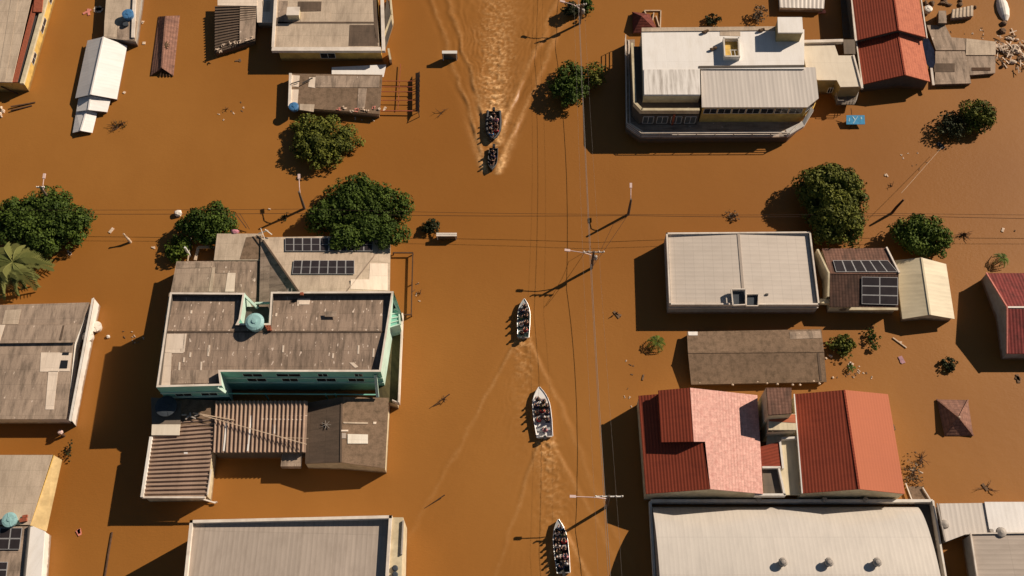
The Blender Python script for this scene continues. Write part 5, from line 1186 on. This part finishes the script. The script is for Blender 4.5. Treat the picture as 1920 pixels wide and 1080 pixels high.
pole(1087, 44, 3.8, 'utility pole with pale insulators among small trees at the top edge', 1.3, (-1, .3), armlen=2.2, trafo=True, ca=.2)
pole(571, 392, 3.6, 'utility pole with pale lamp arm left of the widest tree', 0, (-.1, 1), armlen=2.0, leandir=(-.1, .3))
pole(101, 385, 4.4, 'pale lamp pole rising from the large tree at the left edge', .9, (0, 1), armlen=1.4)
pole(1668, 402, 2.5, 'dark leaning pole between the tall olive tree and the bushy tree', 0, None, leandir=(1.0, .6), mat='wood_dark')
pole(248, 457, 1.4, 'thin pale tilted post in open water right of the large left tree', 0, None, leandir=(-.7, .6), mat='wood_pale')
pole(356, 480, 2.2, 'thin white post beside the small light green tree', 0, None, leandir=(0, 0), mat='steel_white')
pole(124, 818, .9, 'short post with a pale round lamp below the worn roof house', 0, None, leandir=(-.6, .1), mat='wood_dark')
m = MB(); m.blob(V(113, 811, .9), .3, 2); single(m, 'lamp_globe', 'pinkish white lamp globe below the worn roof house', 'lamp', 'lamp_pink', V(113, 811, .9))
m = MB(); m.blob(V(334, 400, .25), (.5, .45, .3), 5); single(m, 'white_drum', 'pale round drum left of the compact dark tree', 'drum', 'tank_white', V(334, 400))
m = MB(); m.bar(V(443, 402, 1.2), V(462, 428, .4), .1, .06); m.bar(V(449, 400, 1.2), V(468, 430, .3), .06); single(m, 'leaning_rod', 'dark rods leaning right of the compact dark tree', 'rod', 'wood_dark', V(462, 428))
def wire(pts, sag, r, mat, label, group=None):
    m = MB()
    for (a, b) in zip(pts, pts[1:]):
        a, b = Vector(a), Vector(b); n = 14; P_ = [a.lerp(b, k/n)-Vector((0, 0, sag*4*(k/n)*(1-k/n))) for k in range(n+1)]; m.tube(P_, r, 4)
    single(m, 'power_line', label, 'power line', mat, pts[0], group)
for k, (dx, lab) in enumerate(((-.95, 'leftmost overhead line running down the street over the poles'), (-.15, 'thick pale middle overhead line running down the street'), (.95, 'rightmost overhead line running down the street over the poles'))):
    A_ = V(1087, 44, 3.7)+Vector((dx*.7, 0, .25)); B_ = V(1109, 503, 4.2)+Vector((dx, 0, .25)); C_ = V(1136, 951, 4.4)+Vector((dx*1.2, 0, .25))
    wire([A_+(A_-B_)*1.0, A_, B_, C_, C_+(C_-B_)*1.0], .3, .017 if k == 1 else .007, 'wire', lab)
wire([V(1087, 44, 2.2)+Vector((0, 30, 0)), V(1087, 44, 2.2), V(1109, 503, 2.0), V(1136, 951, 2.2), V(1136, 951, 2.2)+Vector((1, -30, 0))], .45, .026, 'wire', 'thick low telephone cable under the street lines')
wire([V(571, 392, 3.2)+Vector((-60, 0, 0)), V(571, 392, 3.2), V(1178, 402, 3.3), V(1668, 400, 3.0), V(1668, 400, 3)+Vector((50, -.3, 0))], .25, .022, 'wire_dark', 'upper dark cable crossing the street from side to side')
wire([V(571, 392, 2.5)+Vector((-60, -.4, 0)), V(571, 400, 2.5), V(1178, 404, 2.6), V(1668, 404, 2.2), V(1668, 404, 2.2)+Vector((50, -.8, 0))], .35, .03, 'wire_dark', 'lower dark cable crossing the street from side to side')
wire([V(1690, 362, 2.4), V(1765, 277, .9)], .1, .022, 'wood_pale', 'thin pale rope from the leaning pole to the touching trees')
wire([V(1178, 402, 3.4), V(1109, 503, 3.6)], .2, .022, 'wire_dark', 'short slack wire between the crossing pole and the lamp pole')
wire([V(1109, 503, 3.8), V(1150, 420, 3.6), V(1178, 404, 3.4)], .3, .02, 'wire_dark', 'second slack wire looping up to the crossing pole')

# ------------------------------------------------------------------ boats and people
def skin_obj(name, verts, edges, radii, mat, parent, sub=1):
    me = bpy.data.meshes.new(name); me.from_pydata(verts, edges, []); ob = bpy.data.objects.new('tmp', me); COL.objects.link(ob)
    ob.modifiers.new('s', 'SKIN'); 
    for i, r in enumerate(radii): me.skin_vertices[0].data[i].radius = (r, r)
    me.skin_vertices[0].data[0].use_root = True
    if sub: sm = ob.modifiers.new('u', 'SUBSURF'); sm.levels = sub
    bpy.context.view_layer.update(); dg = bpy.context.evaluated_depsgraph_get(); nm = bpy.data.meshes.new_from_object(ob.evaluated_get(dg))
    bpy.data.objects.remove(ob); bpy.data.meshes.remove(me); nm.name = name; nm.materials.clear(); nm.materials.append(M(mat)); nm.shade_smooth()
    o = bpy.data.objects.new(name, nm); COL.objects.link(o); o.parent = parent; return o
def make_person():
    t = thing('person', 'x', 'person', (0, 0, 0))
    v = [(0, 0, .12), (0, .01, .36), (0, .02, .56), (0, .03, .66), (0, .05, .74), (0, .06, .85)]; r = [.15, .135, .16, .06, .085, .085]
    e = [(0, 1), (1, 2), (2, 3), (3, 4), (4, 5)]
    def add(p, rad, par): v.append(p); r.append(rad); e.append((par, len(v)-1)); return len(v)-1
    add((0, .15, .79), .022, 4)                                           # nose
    for s in (-1, 1):
        a = add((s*.2, .02, .57), .075, 2); a = add((s*.26, .14, .36), .05, a); a = add((s*.14, .34, .30), .036, a); h = add((s*.12, .42, .29), .03, a)
        for j in range(4):
            f = add((s*(.12+.022*(j-1.5)), .47-.004*abs(j-1), .285), .009, h); add((s*(.12+.022*(j-1.5)), .50-.006*abs(j-1), .262), .008, f)
        f = add((s*.085, .44, .285), .010, h); add((s*.072, .465, .275), .009, f)
        a = add((s*.1, .06, .1), .11, 0); a = add((s*.14, .45, .16), .075, a); a = add((s*.14, .50, -.16), .05, a); add((s*.15, .62, -.2), .04, a)
    skin_obj('body', v, e, r, 'skin', t)
    s_ = [(0, 0, .14), (0, .01, .36), (0, .02, .55), (-.2, .02, .565), (-.25, .12, .40), (.2, .02, .565), (.25, .12, .40)]
    skin_obj('shirt', s_, [(0, 1), (1, 2), (2, 3), (3, 4), (2, 5), (5, 6)], [.165, .155, .175, .095, .07, .095, .07], 'cloth_red', t)
    s_ = [(0, 0, .11), (-.1, .06, .1), (-.14, .44, .16), (-.14, .49, -.1), (.1, .06, .1), (.14, .44, .16), (.14, .49, -.1)]
    skin_obj('trousers', s_, [(0, 1), (1, 2), (2, 3), (0, 4), (4, 5), (5, 6)], [.165, .125, .09, .07, .125, .09, .07], 'cloth_navy', t)
    m = MB(); c = Vector((0, .035, .83)); n = 10; rg = []
    for i in range(5): th = pi*.62*(i+.15)/5; rg.append([c+Vector((.112*sin(th)*cos(2*pi*j/n), .118*sin(th)*sin(2*pi*j/n)-.02*(i/4), .125*cos(th))) for j in range(n)])
    for i in range(4):
        for j in range(n): m.poly([rg[i][j], rg[i+1][j], rg[i+1][(j+1) % n], rg[i][(j+1) % n]])
    m.poly(rg[0]); m.build('hair', 'hair', t, True); return t
PERS = make_person(); used = [False]; MC = {}
def person(p, rz, shirt, trous, label, hair=None, sc=1.0):
    if not used[0]: o = PERS; used[0] = True
    else: o = copy_tree(PERS)
    o.location = p; o.rotation_euler = (0, 0, rz); o.scale = (sc,)*3; o['label'] = label
    for ch in o.children:
        b = ch.name.split('.')[0]; mt = {'shirt': 'cloth_'+shirt, 'trousers': 'cloth_'+trous, 'hair': hair or 'hair'}.get(b)
        if mt:
            ch.material_slots[0].link = 'OBJECT'; ch.material_slots[0].material = M(mt)
    return o
def make_boat(L, W, hull, deck, label, kind='boat', bowdeck=.25, benches=3, inflatable=False, loc=None, rz=0):
    t = thing('motor_boat', label, kind, (0, 0, 0)); n = 13; st = []
    for k in range(n):
        s = k/(n-1); y = -L/2+L*s; wdt = W/2*(.88+.12*min(1, s*3)) if s < .55 else W/2*(1-((s-.55)/.45)**2.2*.94); st.append((y, wdt, .42+.22*max(0, s-.5)**1.5*2, s))
    m = MB()
    def sec(y, wd, h, s, inn):
        i = .07 if inn else 0; w_ = max(.02, wd-i); zb = (-.12 if not inn else .06)+.25*max(0, s-.7); yy = y-(.08 if inn and s > .9 else 0)+(.06 if inn and s < .05 else 0)
        return [Vector((-w_, yy, h)), Vector((-w_*.92, yy, h*.35)), Vector((-w_*.62, yy, zb)), Vector((0, yy, zb-(.06 if not inn else 0))), Vector((w_*.62, yy, zb)), Vector((w_*.92, yy, h*.35)), Vector((w_, yy, h))]
    O_ = [sec(*q, False) for q in st]; I_ = [sec(*q, True) for q in st]
    for k in range(n-1):
        for j in range(6): m.poly([O_[k][j], O_[k][j+1], O_[k+1][j+1], O_[k+1][j]])
        m.poly([O_[k][0], O_[k+1][0], I_[k+1][0], I_[k][0]]); m.poly([O_[k][6], I_[k][6], I_[k+1][6], O_[k+1][6]])
    m.poly(O_[0][::-1]); m.poly([O_[0][0], I_[0][0], I_[0][6], O_[0][6]]); h_ = m.build('hull', hull, t, True, True)
    m = MB()
    for k in range(n-1):
        for j in range(6): m.poly([I_[k][j], I_[k+1][j], I_[k+1][j+1], I_[k][j+1]])
    m.poly(I_[0]); m.build('inner_hull', deck, t)
    m = MB()
    for sgn in (0, 6):
        m.tube([O_[k][sgn]+Vector((0, 0, .02)) for k in range(n)], (.19 if inflatable else .035), 8)
    m.build('gunwale', hull if not inflatable else 'rubber', t, True)
    nb = int(n*(1-bowdeck)); m = MB()
    for k in range(nb, n-1): m.poly([O_[k][0]+Vector((.04, 0, -.03)), O_[k][6]+Vector((-.04, 0, -.03)), O_[k+1][6]+Vector((-.01, 0, -.03)), O_[k+1][0]+Vector((.01, 0, -.03))])
    if bowdeck: m.build('bow_deck', hull, t)
    for k in range(benches):
        y = -L/2+L*(.16+.50*k/max(1, benches-1)); m = MB(); m.box((0, y, .30), (W*.84, .28, .05)); m.build('bench', 'alu' if hull != 'hull_dark' else 'deck_dark', t)
    m = MB(); m.box((0, -L/2-.16, .62), (.32, .42, .34)); m.box((0, -L/2-.13, .15), (.12, .18, .7)); m.box((0, -L/2-.06, .42), (.2, .2, .12)); mo = m.build('outboard_motor', 'rubber', t)
    m = MB(); m.bar((0, -L/2+.05, .66), (0, -L/2+.5, .72), .05); m.build('tiller', 'rubber', mo); return t
def place_boat(key, t, Wd=None):
    b, s_ = V(*BOATS[key][0], .15), V(*BOATS[key][1], .15); d = b-s_; c = (b+s_)/2; t.location = (c.x, c.y, .04); rz = math.atan2(-d.x, d.y); t.rotation_euler = (0, 0, rz)
    Mt = Matrix.Translation(t.location) @ Matrix.Rotation(rz, 4, 'Z'); return Mt, rz
rs = random.Random(77)
def crew(key, Mt, rz, rows, what, sc=1.05):
    for (x, y, sh, tr, lab, *more) in rows:
        p = Mt @ Vector((x*.88, y, .24)); person(p, rz+(more[0] if more else 0), sh, tr, lab+what, more[1] if len(more) > 1 else None, sc)
# white boat
Mt, rz = place_boat('white', make_boat(5.8, 2.0, 'hull_white', 'hull_white', 'white motor boat with high bow deck, full of people, below the mint floored boat', benches=3, bowdeck=.32))
crew('white', Mt, rz, [(-.35, 1.35, 'black', 'navy', 'person in black with black hair nearest the bow'), (.35, 1.05, 'brown', 'navy', 'person in brown just behind the bow'), (-.62, .6, 'navy', 'black', 'person in navy on the left front bench'),
    (0, .5, 'green', 'black', 'person in dark green on the middle of the front bench'), (.62, .45, 'black', 'grey', 'person in black on the right front bench'), (-.6, -.25, 'brown', 'black', 'person in brown on the left middle bench'),
    (.05, -.05, 'red', 'navy', 'person in red in the middle of the boat'), (.62, -.35, 'navy', 'black', 'person in navy on the right middle bench'), (-.5, -1.05, 'red', 'black', 'person in bright red on the left rear bench'), (.2, -.85, 'black', 'white', 'person in black with a white cap', 0, 'cloth_white'),
    (.55, -1.2, 'black', 'navy', 'person in black on the right rear bench'), (.1, -2.3, 'pink', 'navy', 'person in pink steering at the stern')], ' of the white boat')
# mint boat
Mt, rz = place_boat('mint', make_boat(4.8, 1.45, 'alu', 'hull_mint', 'narrow pale aluminium boat with mint floor, topmost of the boats heading up the street', benches=3))
crew('mint', Mt, rz, [(.1, 1.35, 'black', 'navy', 'person in black nearest the bow'), (-.3, .75, 'navy', 'black', 'person in navy on the left front bench'), (.36, .7, 'grey', 'black', 'person in grey on the right front bench'), (.3, .1, 'black', 'olive', 'person in black on the right middle bench'),
    (-.35, -.1, 'green', 'navy', 'person in dark green on the left middle bench'), (.34, -.75, 'brown', 'black', 'person in brown on the right rear bench'), (-.32, -1.0, 'white', 'black', 'person in white on the left rear bench'), (.25, -1.65, 'red', 'black', 'person in red at the stern'), (-.15, -2.05, 'black', 'black', 'person in black steering')], ' of the mint floored boat')
# last boat
Mt, rz = place_boat('last', make_boat(5.6, 1.55, 'alu', 'deck_dark', 'crowded aluminium boat cut near the bottom edge, lowest boat in the street', benches=4, bowdeck=.2))
crew('last', Mt, rz, [(.15, 1.75, 'blue', 'navy', 'person in blue nearest the bow'), (-.3, 1.2, 'white', 'black', 'person in white on the left front bench'), (.35, 1.0, 'green', 'black', 'person in green on the right front bench'), (-.35, .5, 'black', 'brown', 'person in black on the left second bench'),
    (.4, .3, 'red', 'black', 'person in dark red on the right second bench'), (-.4, -.1, 'white', 'grey', 'person in white on the left third bench'), (.3, -.5, 'black', 'black', 'person in black on the right third bench'), (-.35, -.75, 'olive', 'black', 'person in olive on the left third bench'),
    (-.4, -1.35, 'black', 'white', 'person in black on the left rear bench'), (.4, -1.3, 'pink', 'navy', 'person in pink on the right rear bench'), (.05, -1.75, 'grey', 'black', 'person in grey before the motor'), (-.2, -2.3, 'navy', 'black', 'person in navy steering at the stern'), (.45, -2.05, 'grey', 'navy', 'person in grey beside the helmsman', 0, 'cloth_white')], ' of the lowest boat')
# dark inflatable
Mt, rz = place_boat('rescue', make_boat(4.3, 1.7, 'hull_dark', 'deck_dark', 'dark rescue boat throwing a big foam wake, upper of the two boats speeding down', bowdeck=0, benches=2, inflatable=True))
crew('rescue', Mt, rz, [(.2, 1.5, 'blue', 'navy', 'person in light blue nearest the bow'), (-.45, 1.0, 'red', 'black', 'person in red at the left front'), (.35, .8, 'black', 'black', 'person in black with a grey cap at the right front', 0, 'cloth_grey'), (-.45, .2, 'brown', 'black', 'person in brown amidships left'),
    (.4, 0, 'black', 'navy', 'person in black amidships right'), (-.4, -.7, 'pink', 'navy', 'person in pink at the left rear'), (.35, -.8, 'grey', 'black', 'person in grey with white cap at the right rear', 0, 'cloth_white'), (0, -1.5, 'black', 'black', 'person in black steering')], ' of the upper speeding boat')
Mt, rz = place_boat('small', make_boat(3.2, 1.15, 'hull_dark', 'deck_dark', 'small narrow dark boat leading, lower of the two boats speeding down', bowdeck=.25, benches=2))
crew('small', Mt, rz, [(.05, .5, 'black', 'black', 'person in black in front'), (-.1, -.15, 'navy', 'black', 'person in navy in the middle'), (.1, -.9, 'black', 'navy', 'person in black steering')], ' of the lower speeding boat')

# ------------------------------------------------------------------ small floating things
rs = random.Random(5)
def floaty(x, y, mat, label, r=.18, n=3, cat='debris', grp=None):
    m = MB()
    for j in range(n): m.box(V(x+rs.uniform(-2, 2), y+rs.uniform(-2, 2), .04), (rs.uniform(1, 2.6)*r, rs.uniform(.5, 1.2)*r, .08), rs.uniform(0, 3))
    single(m, 'floating_debris', label, cat, mat, V(x, y), grp)
for x, y, mt, l, r, n in ((147, 998, 'debris_pink', 'pale pink scraps floating by the white annex roof', .3, 4), (165, 24, 'debris_pink', 'pink board floating left of the flat roofed house', .5, 2), (184, 18, 'debris_pale', 'pale rags floating at the top edge beside the flat roofed house', .5, 5),
    (270, 80, 'debris_pale', 'cream scrap floating right of the white shed', .35, 1), (232, 172, 'debris_pale', 'cream scrap floating beside the lower white shed', .3, 1), (505, 394, 'debris_pale', 'white scrap floating left of the crossing pole by the widest tree', .25, 1), (210, 431, 'debris_pale', 'white scrap floating right of the large left tree', .3, 1),
    (130, 474, 'debris_pale', 'cream scrap at the lower edge of the large left tree', .35, 2), (288, 464, 'debris_pale', 'small pale scrap left of the small light green tree', .2, 2), (448, 113, 'debris_brown', 'dark brown lump floating below the ribbed shed', .3, 2),
    (1158, 590, 'debris_brown', 'dark lump floating right of the street wires', .45, 2), (1204, 707, 'debris_brown', 'small dark lump floating above the pink roof house', .3, 1), (1690, 640, 'debris_pale', 'long pale plank floating below the cream shed', .2, 1), (1594, 684, 'debris_pale', 'pale lump below the ragged shrub', .4, 3),
    (1882, 432, 'debris_pale', 'small pale scrap above the young palm on the right', .25, 1), (1763, 272, 'steel_dark', 'dark box with a pale edge below the touching trees', .5, 2), (1675, 802, 'debris_brown', 'small brown lump right of the coral roof', .25, 1), (1662, 328, 'debris_pale', 'pale ripple scrap above the leaning pole', .2, 2),
    (1908, 708, 'debris_brown', 'dark scrap at the right edge below the wine roof house', .4, 2), (1848, 912, 'debris_brown', 'dark sunken lump in the lower right water', .35, 1), (1690, 675, 'lilac', 'lilac tinted scrap in the water below the cream shed', .45, 2), (150, 660, 'debris_pale', 'thin scrap by the white side wall', .2, 1), (140, 756, 'debris_pale', 'pale scrap at the lower end of the white side wall', .35, 2),
    (268, 43, 'debris_pale', 'row of small white floats right of the flat roofed house', .2, 3), (1905, 432, 'debris_brown', 'tiny brown scrap near the right edge', .15, 1)):
    floaty(x, y, mt, l, r, n)
for k, (a, b, lab) in enumerate((((805, 766, .02), (843, 739, .35), 'short dark stake added as a pole shadow beside the mint boat wake'), ((796, 953, .02), (834, 928, .35), 'short dark stake added as a pole shadow in the lower street left of the last boat'), ((1141, 597, .02), (1158, 585, .45), 'stubby dark stake added as a shadow right of the street lines by the grey hall'), ((813, 762, .02), (826, 755, .1), 'small dark splinter beside the shadow stake in the street'))):
    m = MB(); m.tube([V(*a), V(*b)], [.03, .07], 6); single(m, 'shadow_stake', lab, 'stake', 'wood_dark', V(*a))  # dark stakes added in place of slanted pole shadows
rs2 = random.Random(99)
for cx, cy, sx, sy, n_s, lab in ((1600, 700, 40, 14, 14, 'below the ragged shrub'), (1180, 720, 14, 60, 8, 'left of the pink roof house'), (150, 700, 6, 70, 8, 'along the white side wall'), (660, 222, 50, 8, 10, 'below the dirty speckled roof'), (1830, 60, 40, 12, 12, 'between the grey outhouse and the grey roofs'),
    (260, 640, 14, 10, 7, 'in the shade left of the mint building'), (780, 560, 8, 40, 6, 'beside the dark railing frame'), (1700, 300, 40, 30, 8, 'near the touching round trees'), (430, 205, 40, 18, 8, 'in calm water right of the white shed'), (1720, 880, 18, 28, 14, 'among the dry weeds by the coral roof')):
    for k in range(n_s):
        x, y = rs2.gauss(cx, sx*.5), rs2.gauss(cy, sy*.5); m = MB(); m.box(V(x, y, .02), (rs2.uniform(.1, .38), rs2.uniform(.05, .14), .05), rs2.uniform(0, 3))
        if k % 2: m.box(V(x+rs2.uniform(-1.5, 1.5), y+rs2.uniform(-1.5, 1.5), .02), (rs2.uniform(.1, .22), rs2.uniform(.05, .1), .05), rs2.uniform(0, 3))
        dk = k % 2 == 0; single(m, 'drifting_scrap', ('dark' if dk else 'pale')+' drifting scraps '+lab, 'debris', 'debris_brown' if dk else 'debris_pale', V(x, y), ('dark' if dk else 'pale')+' scraps '+lab)
m = MB(); m.bar(V(1674, 633, .08), V(1700, 652, .08), .14, .06); single(m, 'floating_plank', 'long pale diagonal plank floating below the cream shed', 'plank', 'wood_pale', V(1674, 633))
m = MB(); m.tube([V(210, 998, .02), V(203, 1040, .04), V(196, 1085, .04)], .11, 6); single(m, 'sunken_rail', 'long dark sunken rail in the water left of the bottom hall', 'rail', 'wood_dark', V(205, 1020))
if not used[0]: bpy.data.objects.remove(PERS)
